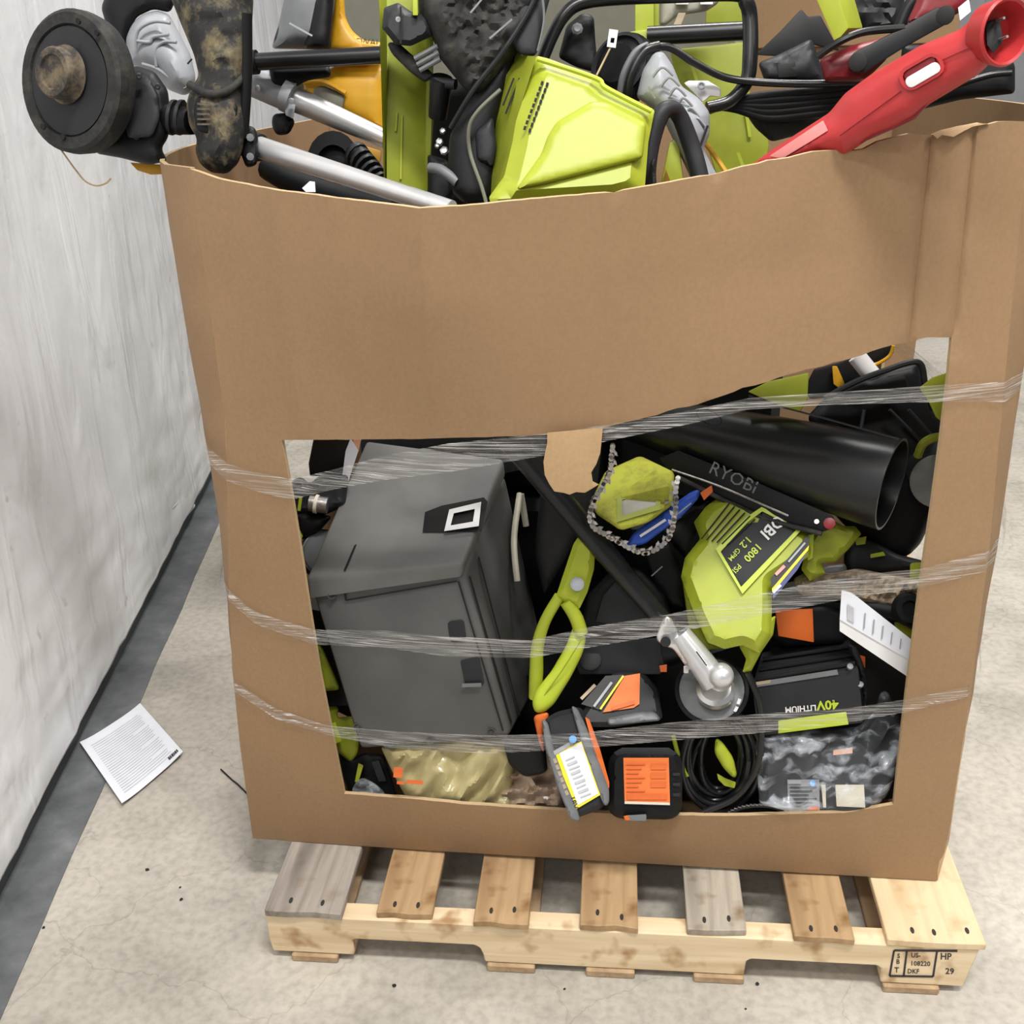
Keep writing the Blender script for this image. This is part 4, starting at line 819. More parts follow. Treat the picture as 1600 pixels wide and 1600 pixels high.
# lime tool in the lower corner
A = T('lime_drill', 'lime green and black drill wedged in the lower corner of the window', 'drill')
puff('handle', [(490, 1000), (503, 1010), (525, 1060), (532, 1078), (506, 1080), (498, 1040)], .22, .04, 'lime_dull', A, .01, 9); slab('grip_band', [(504, 1076), (534, 1074), (546, 1102), (508, 1104)], .22, .04, 'black', A, 2); puff('foot', [(508, 1100), (530, 1104), (526, 1122), (552, 1118), (562, 1140), (560, 1176), (548, 1192), (524, 1172), (514, 1140)], .22, .05, 'lime_dull', A, .012, 8)
slab('bright_edge', [(512, 1132), (524, 1128), (534, 1158), (520, 1164)], .195, .01, 'lime', A, 1); puff('battery_shoe', [(528, 1168), (552, 1186), (566, 1176), (600, 1178), (612, 1215), (622, 1250), (548, 1246), (534, 1212)], .21, .06, 'black', A, .012, 10); slab('lime_stripe', [(560, 1192), (568, 1196), (560, 1222), (554, 1222)], .185, .006, 'lime_dull', A, 1); slab('grey_rib', [(580, 1190), (592, 1188), (604, 1220), (592, 1222)], .19, .01, 'charcoal', A, 1)
one(puff('clear_wrapper', [(552, 1226), (566, 1214), (586, 1224), (602, 1238), (600, 1250), (548, 1250)], .175, .004, 'clear_bag', None, .012, 8, .012, 8, 4), 'scrap of clear plastic wrapper on the window sill beneath the drill', 'wrapper')
# bags on the sill
A = T('yellow_bag', 'crumpled translucent yellow plastic bag on the window sill', 'plastic bag')
yb2 = puff('bag', [(594, 1166), (640, 1160), (720, 1158), (800, 1156), (806, 1190), (798, 1240), (800, 1268), (740, 1266), (660, 1258), (638, 1254), (616, 1212)], .175, .05, 'yellow_bag', A, .016, 18, .026, 60, 5, seed=2, nfy=140)
puff('paper_inside', [(640, 1172), (760, 1166), (790, 1200), (780, 1262), (660, 1256)], .215, .03, 'cream', A, .01, 15, .01, 20)
for c, w, h in (((622, 1207), 14, 16), ((626, 1223), 12, 5), ((648, 1222), 26, 6)): decal('red_print', rect(*c, w, h, 4), .14, 'print_red', A, .014)
one(puff('kraft_bag', [(780, 1168), (800, 1158), (860, 1166), (884, 1200), (882, 1272), (800, 1268), (770, 1240)], .185, .05, 'tan_bag', None, .016, 14, .034, 60, 4, seed=5, nfy=45), 'crumpled brown plastic bag on the sill beside the yellow bag', 'plastic bag')
one(puff('rubber_bumper', [(782, 1150), (850, 1146), (856, 1204), (846, 1210), (820, 1214), (796, 1196)], .145, .05, 'black', None, .012, 10), 'black plastic foot sticking down over the brown plastic bag', 'bumper')
# lamp box, chain, packet
A = T('lime_battery_box', 'grubby lime green box with grey window ringed by saw chain', 'battery box')
lb = hexa('box', [(932, 786, .24), (1048, 758, .22), (1046, 790, .21), (968, 828, .22), (948, 738, .36), (1010, 714, .34), (1010, 740, .36), (962, 780, .38)], 'lime_dirty', A, .006)
puff('shell', [(926, 778), (946, 736), (1000, 712), (1054, 738), (1052, 788), (1014, 816), (970, 829), (930, 802)], P(.255, 990, 770, -.0002, -.0014), .06, 'lime_dirty', A, .012, 8)
pq = lambda x, y: P(.255, 990, 770, -.0002, -.0014)(x, y)-.014
ringslab('window_frame', [(964, 776), (1032, 754), (1032, 796), (964, 816)], [(972, 781), (1025, 764), (1025, 789), (972, 806)], pq, .006, 'lime_dull', A); slab('window', [(970, 780), (1028, 762), (1028, 791), (970, 809)], lambda x, y: pq(x, y)+.002, .003, 'pale_olive', A, 1); slab('slot', [(1038, 758), (1045, 755), (1045, 786), (1038, 790)], lambda x, y: pq(x, y)-.0005, .003, 'olive', A, 1)
A = T('saw_chain', 'loop of steel saw chain hanging round the lime green box', 'chain')
pth = crom([W(x, y, Yq) for x, y, Yq in ((957, 700, .20), (953, 735, .20), (940, 762, .195), (928, 782, .19), (922, 805, .185), (928, 824, .18), (948, 836, .18), (965, 845, .18), (985, 857, .175), (1010, 863, .175), (1034, 852, .18), (1048, 832, .185), (1055, 800, .19), (1056, 766, .20), (1060, 745, .21))], 40)
kinds = []
for cut in (0, 1):
    bm = bmesh.new()
    for sz in ((-1, 1) if not cut else (0,)):
        for dx in (-.5, .5):
            ring_ = [bm.verts.new((dx*.0062+.0042*math.cos(a_), .0042*math.sin(a_), sz*.0024+.0007)) for a_ in [i*math.pi/4 for i in range(8)]]; bm.faces.new(ring_)
        bw_ = [bm.verts.new(q) for q in ((-.0031, -.0030, sz*.0024+.0007), (.0031, -.0030, sz*.0024+.0007), (.0031, .0030, sz*.0024+.0007), (-.0031, .0030, sz*.0024+.0007))]; bm.faces.new(bw_)
        if cut: bm.faces.new([bm.verts.new(q) for q in ((-.005, .003, .0007), (.004, .003, .0007), (.005, .0095, .0007), (-.001, .0075, .0007))])
    ex = bmesh.ops.extrude_face_region(bm, geom=bm.faces[:])
    for q in ex['geom']:
        if isinstance(q, bmesh.types.BMVert): q.co.z -= .0016
    me_ = bpy.data.meshes.new('chain_link'); bmesh.ops.recalc_face_normals(bm, faces=bm.faces); bm.to_mesh(me_); bm.free(); me_.materials.append(MT['steel']); kinds.append(me_)
dist = 0; nxt = 0; idx = 0
for a, b in zip(pth, pth[1:]):
    dist += (b-a).length
    if dist >= nxt:
        nxt += .0078; t_ = (b-a).normalized(); up_ = Vector((0, -1, 0)); up_ = (up_-t_*up_.dot(t_)).normalized(); s_ = up_.cross(t_)
        lk = link('chain_link', kinds[idx % 2], a, A); m3 = Matrix((t_, s_, up_)).transposed()
        lk.rotation_euler = (m3 @ Matrix.Rotation(.35*math.sin(idx*.9), 3, 'X')).to_euler(); idx += 1
A = T('blue_packet', 'glossy blue packet lying under the saw chain loop', 'packet'); bp_ = puff('packet', [(975, 856), (990, 832), (1080, 768), (1094, 764), (1092, 778), (1066, 806), (1008, 850)], .24, .02, 'blue', A, .01, 8); line('white_stripe', (1000, 838), (1040, 812), 4, .222, 'white', bp_, .012); line('white_stripe', (1050, 810), (1080, 786), 2, .222, 'grey', bp_, .012); slab('red_corner', [(1094, 770), (1112, 758), (1114, 768), (1100, 782)], .235, .01, 'orange', A, 1)
# pole with steel gear head
A = T('edger_shaft', 'black pole crossing the window with silver gear head and round guard', 'pole tool')
tube('shaft', [(785, 672, .24), (1048, 985, .185)], [21, 15], 'satin', A, 18, False)
puff('clamp', [(1040, 960), (1050, 966), (1060, 990), (1088, 1042), (1078, 1050), (1052, 1014), (1044, 1012), (1024, 1000), (1028, 984)], .15, .02, 'silver', A, .006, 6); lathe('clamp_hole', (1040, 1003, .138), (-.1, .1, 1), [(8, -2), (8, 2), (0, 2)], 'hole', A, 14); slab('clamp_bolt', rect(1072, 1046, 8, 12), .13, .01, 'silver', A, 2)
tube('gear_neck', [(1062, 990, .16), (1092, 1030, .145), (1118, 1066, .13)], [17, 21, 23], 'pole', A, 18); lathe('gear_cap', (1127, 1054, .115), (.1, .3, .95), [(20, -24), (20, -2), (17, 8), (10, 14), (0, 16)], 'pole', A, 24); lathe('flange', (1118, 1078, .15), (.0, .45, .9), [(30, -8), (30, 4), (24, 9), (0, 9)], 'silver', A, 24)
lathe('guard', (1112, 1078, .18), (-.05, .3, .95), [(0, -8), (50, -8), (53, -4), (53, 2), (47, 5), (30, 6), (0, 6)], 'mid_grey', A, 36); lathe('guard_rim', (1112, 1078, .18), (-.05, .3, .95), [(54, -8), (57, -4), (57, 3), (52, 6), (50, 3)], 'black', A, 36); line('neck_print', (1088, 1018), (1104, 1040), 2, .118, 'print', A, .006)
for a, b in (((1140, 1124), (1146, 1114)), ((1148, 1112), (1152, 1104)), ((1153, 1100), (1156, 1092))): line('rim_print', a, b, 5, .15, 'white', A, .006)
# lime loop handle
A = T('lime_loop_handle', 'lime green loop handle with grey button beside the grey case', 'handle')
puff('arm', [(886, 880), (896, 850), (908, 832), (930, 858), (928, 890), (918, 925), (905, 952), (888, 944), (868, 934)], .20, .03, 'lime', A, .010, 8, rnd=2, lin=True); lathe('button', (902, 913, .178), (0, .15, 1), [(11, -3), (11, 3), (8, 5), (0, 5)], 'grey', A, 20)
tube('rear_strand', [(874, 932, .19), (852, 970, .185), (840, 1010, .18), (838, 1050, .175), (836, 1090, .17)], [9, 9, 10, 11, 10], 'lime', A, 10); tube('front_strand', [(884, 940, .185), (900, 965, .18), (908, 990, .175)], [10, 11, 11], 'lime', A, 10)
puff('grip', [(904, 968), (916, 998), (910, 1022), (892, 1058), (866, 1100), (850, 1114), (836, 1114), (831, 1098), (836, 1080), (862, 1048), (884, 1010), (896, 978)], .165, .03, 'lime_bright', A, .014, 12); tube('grip_seam', [(908, 1000, .148), (880, 1045, .143), (848, 1090, .143)], 1, 'lime_dull', A, 5)
# chargers / black pieces in the middle
A = T('black_charger', 'black charger with raised panel under the black pole', 'charger'); puff('body', [(905, 1000), (918, 930), (962, 882), (1000, 888), (1040, 930), (1050, 965), (1010, 990)], .27, .08, 'black', A, .012, 10); slab('panel', [(930, 972), (942, 930), (962, 908), (1000, 938), (1020, 966), (985, 980)], .252, .006, 'charcoal', A, 3); line('cord_groove', (1018, 900), (1035, 885), 2, .25, 'mid_grey', A, .01)
A = T('black_base_plate', 'dark plastic base plate above the orange labelled batteries', 'base plate'); slab('plate', [(902, 1012), (925, 1002), (1030, 996), (1040, 1048), (1030, 1054), (905, 1054), (898, 1036)], .22, .06, 'charcoal', A, 4); lathe('boss', (922, 1030, .218), (0, .2, 1), [(18, -2), (18, 2), (15, 3), (0, 3)], 'black', A, 24); slab('red_tip', [(1030, 1040), (1042, 1038), (1042, 1050), (1032, 1050)], .21, .01, 'print_red', A, 1)
one(puff('black_boot', [(1000, 850), (1050, 845), (1068, 900), (1070, 950), (1045, 945), (1020, 915)], .30, .06, 'black', None, .015, 12), 'black rubber boot between the charger and the pressure washer', 'boot')
one(puff('filler_gap', [(850, 720), (940, 700), (930, 790), (900, 840), (880, 880), (850, 930), (835, 860)], .40, .08, 'rubber', None, .02, 15), 'matt black filler darkening the gap beside the grey case', 'pouch')  # filler added to keep this gap black
one(puff('filler_gap', [(1030, 830), (1110, 780), (1090, 830), (1075, 880), (1060, 860), (1045, 848)], .36, .06, 'rubber', None, .02, 15), 'matt black filler darkening the gap under the blue packet', 'pouch')  # another added filler, blackening the gap here
one(slab('filler_block', [(790, 1060), (880, 1045), (1050, 1040), (1180, 1000), (1200, 1060), (1196, 1258), (1060, 1252), (790, 1243)], P(.30, 1000, 1200, 0, 0), .1, 'black', None, 6, ext=(0, .1, 0)), 'black filler block darkening the gap behind the batteries', 'tool block')  # added black filler covering bare board so the depth looks dark
# batteries
A = T('tool_battery', 'grey battery with yellow bordered barcode label leaning on the sill', 'battery')
pb = P(.105, 900, 1190, .0003, -.0006)
puff('body', [(850, 1124), (870, 1112), (906, 1104), (918, 1118), (950, 1218), (952, 1244), (940, 1264), (896, 1280), (886, 1268), (858, 1180)], pb, .07, 'charcoal', A, .01, 8, lin=True)
pbf = lambda x, y: pb(x, y)-.011
puff('rail', [(846, 1122), (856, 1128), (866, 1170), (884, 1220), (900, 1258), (908, 1284), (892, 1282), (872, 1232), (852, 1168)], pbf, .03, 'mid_grey', A, .006, 5); puff('rail', [(892, 1102), (902, 1106), (918, 1140), (938, 1195), (952, 1232), (952, 1256), (944, 1260), (934, 1234), (908, 1160)], pbf, .03, 'mid_grey', A, .006, 5)
slab('orange_stripe', [(914, 1120), (921, 1124), (938, 1172), (952, 1222), (952, 1232), (946, 1228), (926, 1166)], lambda x, y: pb(x, y)-.013, .01, 'orange', A, 1); puff('orange_flank', [(833, 1118), (858, 1112), (856, 1126), (848, 1142), (850, 1178), (842, 1160)], .13, .03, 'orange', A, .006, 6)
lbl = slab('label', [(861, 1180), (909, 1158), (938, 1242), (894, 1268)], lambda x, y: pb(x, y)-.0135, .002, 'label_yellow', A, 0); pl_ = lambda x, y: pb(x, y)-.0137
decal('label_white', [(874, 1177), (908, 1161), (935, 1240), (903, 1258)], pl_, 'paper', lbl, .0003, .0006); text('label_text', '18V', (896, 1254), 9, 70, pl_, 'print', lbl, .0015, .01)
for k in range(9): line('barcode', (884+k*2.9, 1188+k*7.2), (898+k*2.9+(k % 3), 1182+k*7.2), 4.2 if k % 2 else 2.4, pl_, 'print_grey', lbl, .001)
for k in range(6): line('label_print', (866+k*3.6, 1185+k*10), (869+k*3.6, 1192+k*10), 5, pl_, 'tan', lbl, .001)
decal('spec_strip', [(864, 1174), (892, 1158), (896, 1163), (867, 1180)], pl_, 'grey', lbl, .0003); lathe('blue_dot', (895, 1155, .105), (0, .1, 1), [(6, -1), (6, 1), (0, 1)], 'sky_blue', A, 12)
A = T('tool_battery', 'black battery with square bright orange label facing out on the sill', 'battery')
pb2 = P(.115, 1010, 1225, 0, -.0004)
puff('body', rect(1008, 1226, 116, 108, 1, 22), pb2, .07, 'black', A, .012, 10, lin=True); pbf2 = lambda x, y: pb2(x, y)-.0125
lb2 = slab('label', [(974, 1184), (1045, 1184), (1047, 1258), (976, 1256)], pbf2, .002, 'orange_label', A, 0); decal('label_edge', [(976, 1252), (1046, 1254), (1047, 1258), (976, 1256)], pbf2, 'cream', lb2, .0004)
for k in range(3): decal('barcode', rect(1029, 1198+k*14, 24, 9), pbf2, 'print_red', lb2, .0004)
for k in range(7): line('label_print', (979, 1194+k*7), (1008-(k % 3)*5, 1194+k*7), 2, pbf2, 'print_red', lb2, .0006)
decal('barcode_row', rect(1011, 1245, 62, 9), pbf2, 'print_red', lb2, .0004)
for k in range(3): slab('vent', rect(1057, 1210+k*16, 12, 5), pbf2, .004, 'charcoal', A, 1)
slab('top_ledge', [(958, 1176), (972, 1168), (1045, 1168), (1060, 1178), (1050, 1182), (966, 1184)], lambda x, y: pb2(x, y)-.006, .03, 'charcoal', A, 2); slab('foot_tab', [(976, 1274), (1010, 1272), (1010, 1283), (985, 1283)], lambda x, y: pb2(x, y)-.02, .02, 'mid_grey', A, 2); slab('red_foot', [(974, 1275), (984, 1274), (985, 1282), (977, 1282)], lambda x, y: pb2(x, y)-.02, .02, 'orange', A, 1)
A = T('tool_battery', 'grey battery with slanted orange label lying under the base plate', 'battery')
pb3 = P(.185, 970, 1090, .0001, -.0008)
puff('body', [(906, 1118), (932, 1080), (962, 1048), (1002, 1046), (1028, 1076), (1036, 1124), (960, 1136), (912, 1136)], pb3, .08, 'charcoal', A, .01, 8, lin=True); g3 = lambda x, y: pb3(x, y)-.0115
slab('orange_label', [(942, 1113), (976, 1056), (1000, 1052), (999, 1100), (990, 1106)], g3, .002, 'orange_label', A, 0); slab('black_label', [(908, 1100), (946, 1056), (975, 1054), (940, 1110)], g3, .002, 'print', A, 0); line('yellow_stripe', (938, 1108), (974, 1056), 3, lambda x, y: g3(x, y), 'label_yellow', A, .002); line('white_print', (928, 1104), (956, 1066), 4, lambda x, y: g3(x, y), 'grey', A, .002); line('tan_print', (908, 1092), (930, 1070), 5, lambda x, y: g3(x, y), 'tan', A, .002)
decal('barcode_row', [(956, 1104), (992, 1094), (992, 1100), (956, 1110)], g3, 'print_red', A, .002); puff('grey_rail', [(948, 1122), (1000, 1112), (1024, 1112), (1034, 1126), (950, 1134)], lambda x, y: pb3(x, y)-.01, .02, 'mid_grey', A, .008, 6)
# pressure washer
A = T('pressure_washer', 'lime green pressure washer head with dark PSI label plate', 'pressure washer')
pw = P(.215, 1160, 900, -.0001, -.0007)
wb2 = puff('housing', [(1064, 902), (1070, 872), (1094, 842), (1084, 816), (1104, 790), (1134, 770), (1190, 792), (1246, 822), (1270, 832), (1266, 868), (1206, 908), (1206, 958), (1204, 990), (1186, 1020), (1160, 1008), (1132, 1014), (1106, 1004), (1086, 962)], pw, .10, 'lime', A, .022, 15, step=8, rnd=1.5, lin=True)
pwf = lambda x, y: pw(x, y)-.0235
lp = slab('label_plate', [(1126, 862), (1128, 872), (1158, 917), (1166, 912), (1246, 826), (1192, 800), (1184, 816), (1168, 818)], pwf, .004, 'charcoal', A, 2)
pwt = lambda x, y: pwf(x, y)-.0003
ringslab('plate_border', [(1118, 858), (1166, 808), (1190, 792), (1256, 824), (1160, 928)], [(1126, 862), (1168, 816), (1191, 799), (1246, 826), (1158, 917)], lambda x, y: pwf(x, y)-.002, .006, 'lime_bright', A)
text('label_text', '1800', (1176, 863), 11.5, 133, pwt, 'lime_bright', lp, .002, .02); text('label_text', 'PSI', (1151, 888), 8.5, 133, pwt, 'lime_bright', lp, .002, .01); text('label_text', '1.2', (1165, 847), 11, 133, pwt, 'lime_bright', lp, .002, .02); text('label_text', 'GPM', (1147, 866), 8, 133, pwt, 'lime_bright', lp, .002, .01); text('label_text', 'RYOBI', (1218, 812), 18, 135, pwt, 'white', lp, .002, .02)
for k in range(6): line('vent_slot', (1096+k*8, 842-k*2+k*4), (1140+k*8, 786+k*5), 2.2, lambda x, y: pwf(x, y)-.0005, 'hole', wb2, .0005)
decal('warning_label', [(1204, 904), (1264, 834), (1264, 852), (1206, 920)], pwf, 'print', wb2, .001); decal('warning_stripe', [(1206, 920), (1264, 852), (1263, 859), (1207, 926)], pwf, 'label_yellow', wb2, .0012); decal('warning_blue', [(1207, 926), (1262, 862), (1246, 890), (1208, 936)], pwf, 'navy', wb2, .0012); line('warning_print', (1212, 898), (1226, 884), 5, pwf, 'pink', wb2, .003); line('warning_print', (1232, 878), (1258, 848), 3, pwf, 'grey', wb2, .003); line('warning_print', (1208, 926), (1220, 914), 4, pwf, 'white', wb2, .003)
puff('lower_hook', [(1150, 990), (1198, 968), (1212, 962), (1208, 992), (1190, 1018), (1172, 1052), (1160, 1050), (1166, 1030), (1156, 1012)], .165, .03, 'lime', A, .01, 7, rnd=1.5, lin=True); slab('hook_face', [(1184, 984), (1194, 976), (1194, 1000), (1186, 1006)], .15, .006, 'lime_dull', A, 1)
puff('side_bracket', [(1262, 846), (1276, 826), (1300, 812), (1318, 822), (1336, 822), (1346, 834), (1326, 858), (1306, 878), (1282, 880), (1290, 896), (1266, 908), (1252, 890)], .26, .05, 'lime_dull', A, .01, 8, rnd=1.5, lin=True); slab('bracket_rib', [(1262, 836), (1272, 834), (1270, 872), (1262, 876)], .235, .01, 'lime', A, 1); puff('grey_nozzle', [(1262, 902), (1290, 884), (1322, 880), (1326, 910), (1290, 925)], .30, .05, 'mid_grey', A, .012, 9)
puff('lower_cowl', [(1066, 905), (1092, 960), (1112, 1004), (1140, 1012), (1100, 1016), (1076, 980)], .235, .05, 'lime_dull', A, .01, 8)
# chain bar
A = T('chainsaw_bar', 'black chainsaw bar with lettering under the blower tube', 'saw bar')
pcb = P(.275, 1180, 770, -.0004, -.0003)
cb = slab('bar', [(1030, 716), (1060, 704), (1180, 752), (1302, 806), (1306, 824), (1278, 834), (1180, 800), (1050, 742)], pcb, .006, 'black', A, 2); tube('edge_rail', [(1050, 734, pcb(1050, 734)-.003), (1130, 762, pcb(1130, 762)-.003), (1232, 806, pcb(1232, 806)-.003)], 1.8, 'steel', A, 6); tube('chain_edge', [(1060, 746, pcb(1060, 746)-.003), (1180, 804, pcb(1180, 804)-.003), (1284, 834, pcb(1284, 834)-.003)], 4, 'grime', A, 8); text('lettering', 'RYOBI', (1146, 747), 20, 25, pcb, 'mid_grey', cb, .002); lathe('red_nose', (1296, 818, pcb(1296, 818)-.003), (0, .1, 1), [(9, -3), (9, 3), (5, 4), (0, 4)], 'dark_red', A, 14); lathe('rivet', (1276, 815, pcb(1276, 815)-.003), (0, .1, 1), [(4, -1), (4, 2), (0, 2)], 'steel', A, 8)
# blower tube
A = T('blower_tube', 'large glossy black blower tube with open end pointing out of the window', 'blower tube')
lathe('tube', (1394, 757, .235), (.95, -.255, .20), [(0, -120), (63, -120), (70, 0), (74, 0), (74, -6), (70, -80), (64, -190), (54, -320), (42, -430), (38, -520), (0, -520)], 'satin', A, 56); tube('rim_bead', [(1170, 618, .21), (1200, 630, .20), (1290, 654, .20), (1404, 686, .20)], 1.6, 'charcoal', A, 6)
ringslab('joint_mark', ell(1108, 652, 22, 11, 24, 20), ell(1108, 652, 20, 9, 24, 20), .145, .001, 'black', A)
# right hand shield
A = T('black_guard', 'black moulded mower guard behind the open end of the blower tube', 'guard')
puff('shield', [(1262, 650), (1290, 620), (1330, 598), (1380, 578), (1436, 566), (1448, 610), (1476, 652), (1482, 720), (1462, 800), (1438, 850), (1420, 868), (1396, 872), (1340, 842), (1300, 800)], .42, .06, 'black', A, .02, 16); tube('top_edge', [(1290, 622, .40), (1330, 600, .39), (1380, 580, .38), (1434, 566, .38), (1446, 602, .38), (1458, 640, .38)], 5, 'charcoal', A, 8)
slab('inner_face', [(1320, 618), (1380, 592), (1412, 584), (1420, 606), (1330, 630)], .395, .006, 'charcoal', A, 2)
for a, b in (((1350, 640), (1345, 670)), ((1390, 640), (1440, 690)), ((1420, 640), (1465, 690))): tube('rib', [(*a, .40), (*b, .39)], 3, 'charcoal', A, 6, False)
lathe('grey_disc', (1466, 752, .36), (-.1, .05, 1), [(0, -5), (41, -5), (42, -1), (42, 2), (38, 4), (0, 4)], 'smoke_disc', A, 36); lathe('disc_hub', (1462, 720, .39), (-.1, .3, 1), [(48, -12), (48, 0), (40, 6), (0, 6)], 'charcoal', A, 28)
A = T('lime_trim', 'lime green trim and ring glimpsed at the right edge of the window', 'trim piece'); slab('upper_trim', [(1436, 606), (1456, 590), (1492, 578), (1488, 630), (1478, 664), (1462, 652), (1450, 626)], .33, .02, 'lime', A, 3); tube('ring', [(1434, 712, .33), (1442, 694, .32), (1460, 684, .32), (1484, 682, .32)], 7, 'lime_dull', A, 8)
one(slab('lime_board', [(1168, 612), (1200, 596), (1264, 582), (1262, 622), (1250, 644), (1240, 642), (1200, 626)], .34, .03, 'lime_dull', None, 3), 'dull lime green panel above the blower tube', 'panel')
A = T('black_pruner', 'black tool with white roller and amber ring above the mower guard', 'pruner'); slab('body', [(1258, 604), (1272, 576), (1310, 566), (1350, 548), (1398, 536), (1398, 552), (1372, 566), (1340, 596), (1300, 622), (1264, 624)], .46, .04, 'satin', A, 5); tube('roller', [(1338, 556, .42), (1362, 586, .41)], 14, 'white', A, 16, False); slab('amber_tab', [(1300, 572), (1308, 572), (1320, 600), (1310, 606), (1302, 600)], .44, .01, 'yellow', A, 2); tube('amber_ring', [(1396, 540, .43), (1390, 556, .43), (1372, 568, .43), (1362, 570, .43)], 3, 'yellow', A, 8)
# right middle bits
A = T('impact_driver', 'black impact driver with lime green bands lying below the guard', 'impact driver'); puff('body', [(1318, 868), (1326, 848), (1344, 838), (1378, 852), (1402, 866), (1444, 876), (1446, 894), (1400, 892), (1350, 902), (1322, 900)], .34, .08, 'charcoal', A, .025, 14); slab('lime_band', [(1336, 842), (1354, 838), (1352, 850), (1338, 852)], .31, .02, 'lime', A, 1); slab('lime_band', [(1360, 866), (1380, 862), (1384, 868), (1360, 872)], .30, .02, 'lime', A, 1); slab('nose', [(1422, 880), (1448, 878), (1446, 920), (1420, 922)], .30, .04, 'lime', A, 3)
one(puff('crumpled_paper', [(1238, 905), (1262, 892), (1300, 896), (1340, 888), (1400, 900), (1444, 906), (1446, 942), (1400, 950), (1320, 936), (1250, 930)], .29, .04, 'tan', None, .02, 12, .03, 20, 5, smooth=False, seed=8), 'crumpled grey brown paper above the white booklet', 'paper')
A = T('orange_battery', 'dark battery with orange panel tucked behind the pressure washer', 'battery'); puff('body', [(1204, 950), (1290, 944), (1322, 960), (1320, 1004), (1230, 1010), (1205, 1000)], .28, .05, 'black', A, .012, 10); slab('orange_panel', [(1211, 953), (1270, 951), (1272, 1004), (1216, 994)], .262, .006, 'orange', A, 2); slab('orange_flank', [(1338, 1022), (1352, 1026), (1352, 1044), (1342, 1038)], .24, .02, 'orange', A, 1)
A = T('booklet', 'white folded instruction booklet slanting under the impact driver', 'booklet')
pk = PT((1314, 922, .20), (1330, 990, .185), (1430, 1020, .18))
slab('cover', [(1315, 922), (1330, 926), (1336, 930), (1430, 1004), (1428, 1036), (1312, 968)], pk, .012, 'paper', A, 0); slab('pages', [(1312, 968), (1428, 1036), (1422, 1060), (1312, 986)], lambda x, y: pk(x, y)+.002, .012, 'white', A, 0); decal('print_block', [(1324, 944), (1334, 950), (1334, 974), (1324, 968)], pk, 'print_grey', A, .001)
for k in range(5): line('print_line', (1352+k*14, 958+k*10), (1350+k*14, 982+k*8), 2, pk, 'grey', A, .001)
A = T('lime_clamp', 'black and lime green clamp at the edge of the window above the booklet', 'clamp'); tube('barrel', [(1335, 944, .29), (1405, 956, .27)], 17, 'black', A, 14, False); lathe('jaw', (1420, 952, .25), (.3, .1, .9), [(12, -8), (24, -8), (27, 0), (22, 8), (13, 8), (12, 0)], 'black', A, 20); slab('lime_arm', [(1396, 946), (1406, 942), (1418, 976), (1434, 990), (1432, 1016), (1410, 1004), (1398, 980)], .27, .02, 'lime', A, 3); puff('lever', [(1408, 960), (1440, 960), (1438, 984), (1420, 984)], .245, .02, 'rubber', A, .008, 6)
one(slab('filler_right', [(1202, 960), (1300, 940), (1424, 960), (1416, 1140), (1396, 1250), (1202, 1252)], P(.31, 1300, 1200, 0, 0), .1, 'rubber', None, 5, ext=(0, .1, 0)), 'matt black filler darkening the gap under the booklet', 'tray')  # added black filler standing in for the dark depth behind the cord
# 40V battery
A = T('large_battery', 'big black 40V lithium battery lying upside down with lime stripe', 'battery')
q40 = [(1174, 1070, .175), (1342, 1044, .165), (1350, 1130, .150), (1184, 1152, .160), (1190, 1018, .30), (1328, 998, .29), (1342, 1080, .29), (1200, 1100, .30)]
b40 = hexa('body', q40, 'charcoal', A, .006, seg=2); p40 = PT(q40[0], q40[1], q40[2])
for k in range(3): tube('ridge', [(1184+k*4, 1062-k*16, .185+k*.035), (1336-k*4, 1036-k*13, .175+k*.035)], 3.4, 'satin', A, 8, False)
decal('silver_strip', [(1180, 1066), (1308, 1046), (1310, 1054), (1180, 1074)], p40, 'mid_grey', b40, .001); decal('tan_strip', [(1180, 1066), (1204, 1062), (1204, 1067), (1180, 1071)], p40, 'tan', b40, .0014)
text('lettering', '40V', (1293, 1101), 14, 176, p40, 'lime_bright', b40, .002, .03, 1.05); text('lettering', 'LITHIUM', (1251, 1107), 9, 176, p40, 'white', b40, .002, .02)
slab('lime_stripe', [(1216, 1126), (1322, 1112), (1326, 1132), (1216, 1146)], lambda x, y: p40(x, y)-.003, .006, 'lime_bright', b40, 1)
for x, y in ((1328, 1042), (1344, 1070)): lathe('contact', (x, y, .165), (.2, .4, .9), [(5, -2), (5, 3), (0, 4)], 'mid_grey', A, 8)
puff('end_cap', [(1322, 1004), (1338, 1010), (1350, 1040), (1356, 1085), (1352, 1110), (1342, 1046)], .175, .04, 'black', A, .008, 6)
# charger in a bag
A = T('bagged_charger', 'dark charger with grey rating plate inside a clear bag on the sill', 'charger')
pc = P(.165, 1280, 1220, -.0001, -.0005)
cbx = puff('body', [(1190, 1168), (1344, 1160), (1362, 1180), (1362, 1264), (1330, 1274), (1240, 1274), (1192, 1252)], pc, .09, 'charcoal', A, .01, 9, lin=True); pcf = lambda x, y: pc(x, y)-.0105
rp = slab('rating_plate', [(1230, 1218), (1280, 1218), (1281, 1269), (1232, 1267)], pcf, .002, 'blue_plate', A, 0)
for k in range(6): line('plate_print', (1234, 1230+k*6), (1276-(k % 3)*6, 1230+k*6), 2, pcf, 'print', rp, .001)
decal('plate_header', [(1231, 1219), (1252, 1219), (1252, 1225), (1231, 1225)], pcf, 'grey', rp, .001); decal('plate_foot', [(1262, 1260), (1279, 1260), (1279, 1266), (1262, 1266)], pcf, 'print_red', rp, .001); lathe('blue_dot', (1270, 1224, pcf(1270, 1224)-.001), (0, .1, 1), [(5, -1), (5, 1), (0, 1)], 'sky_blue', A, 12)
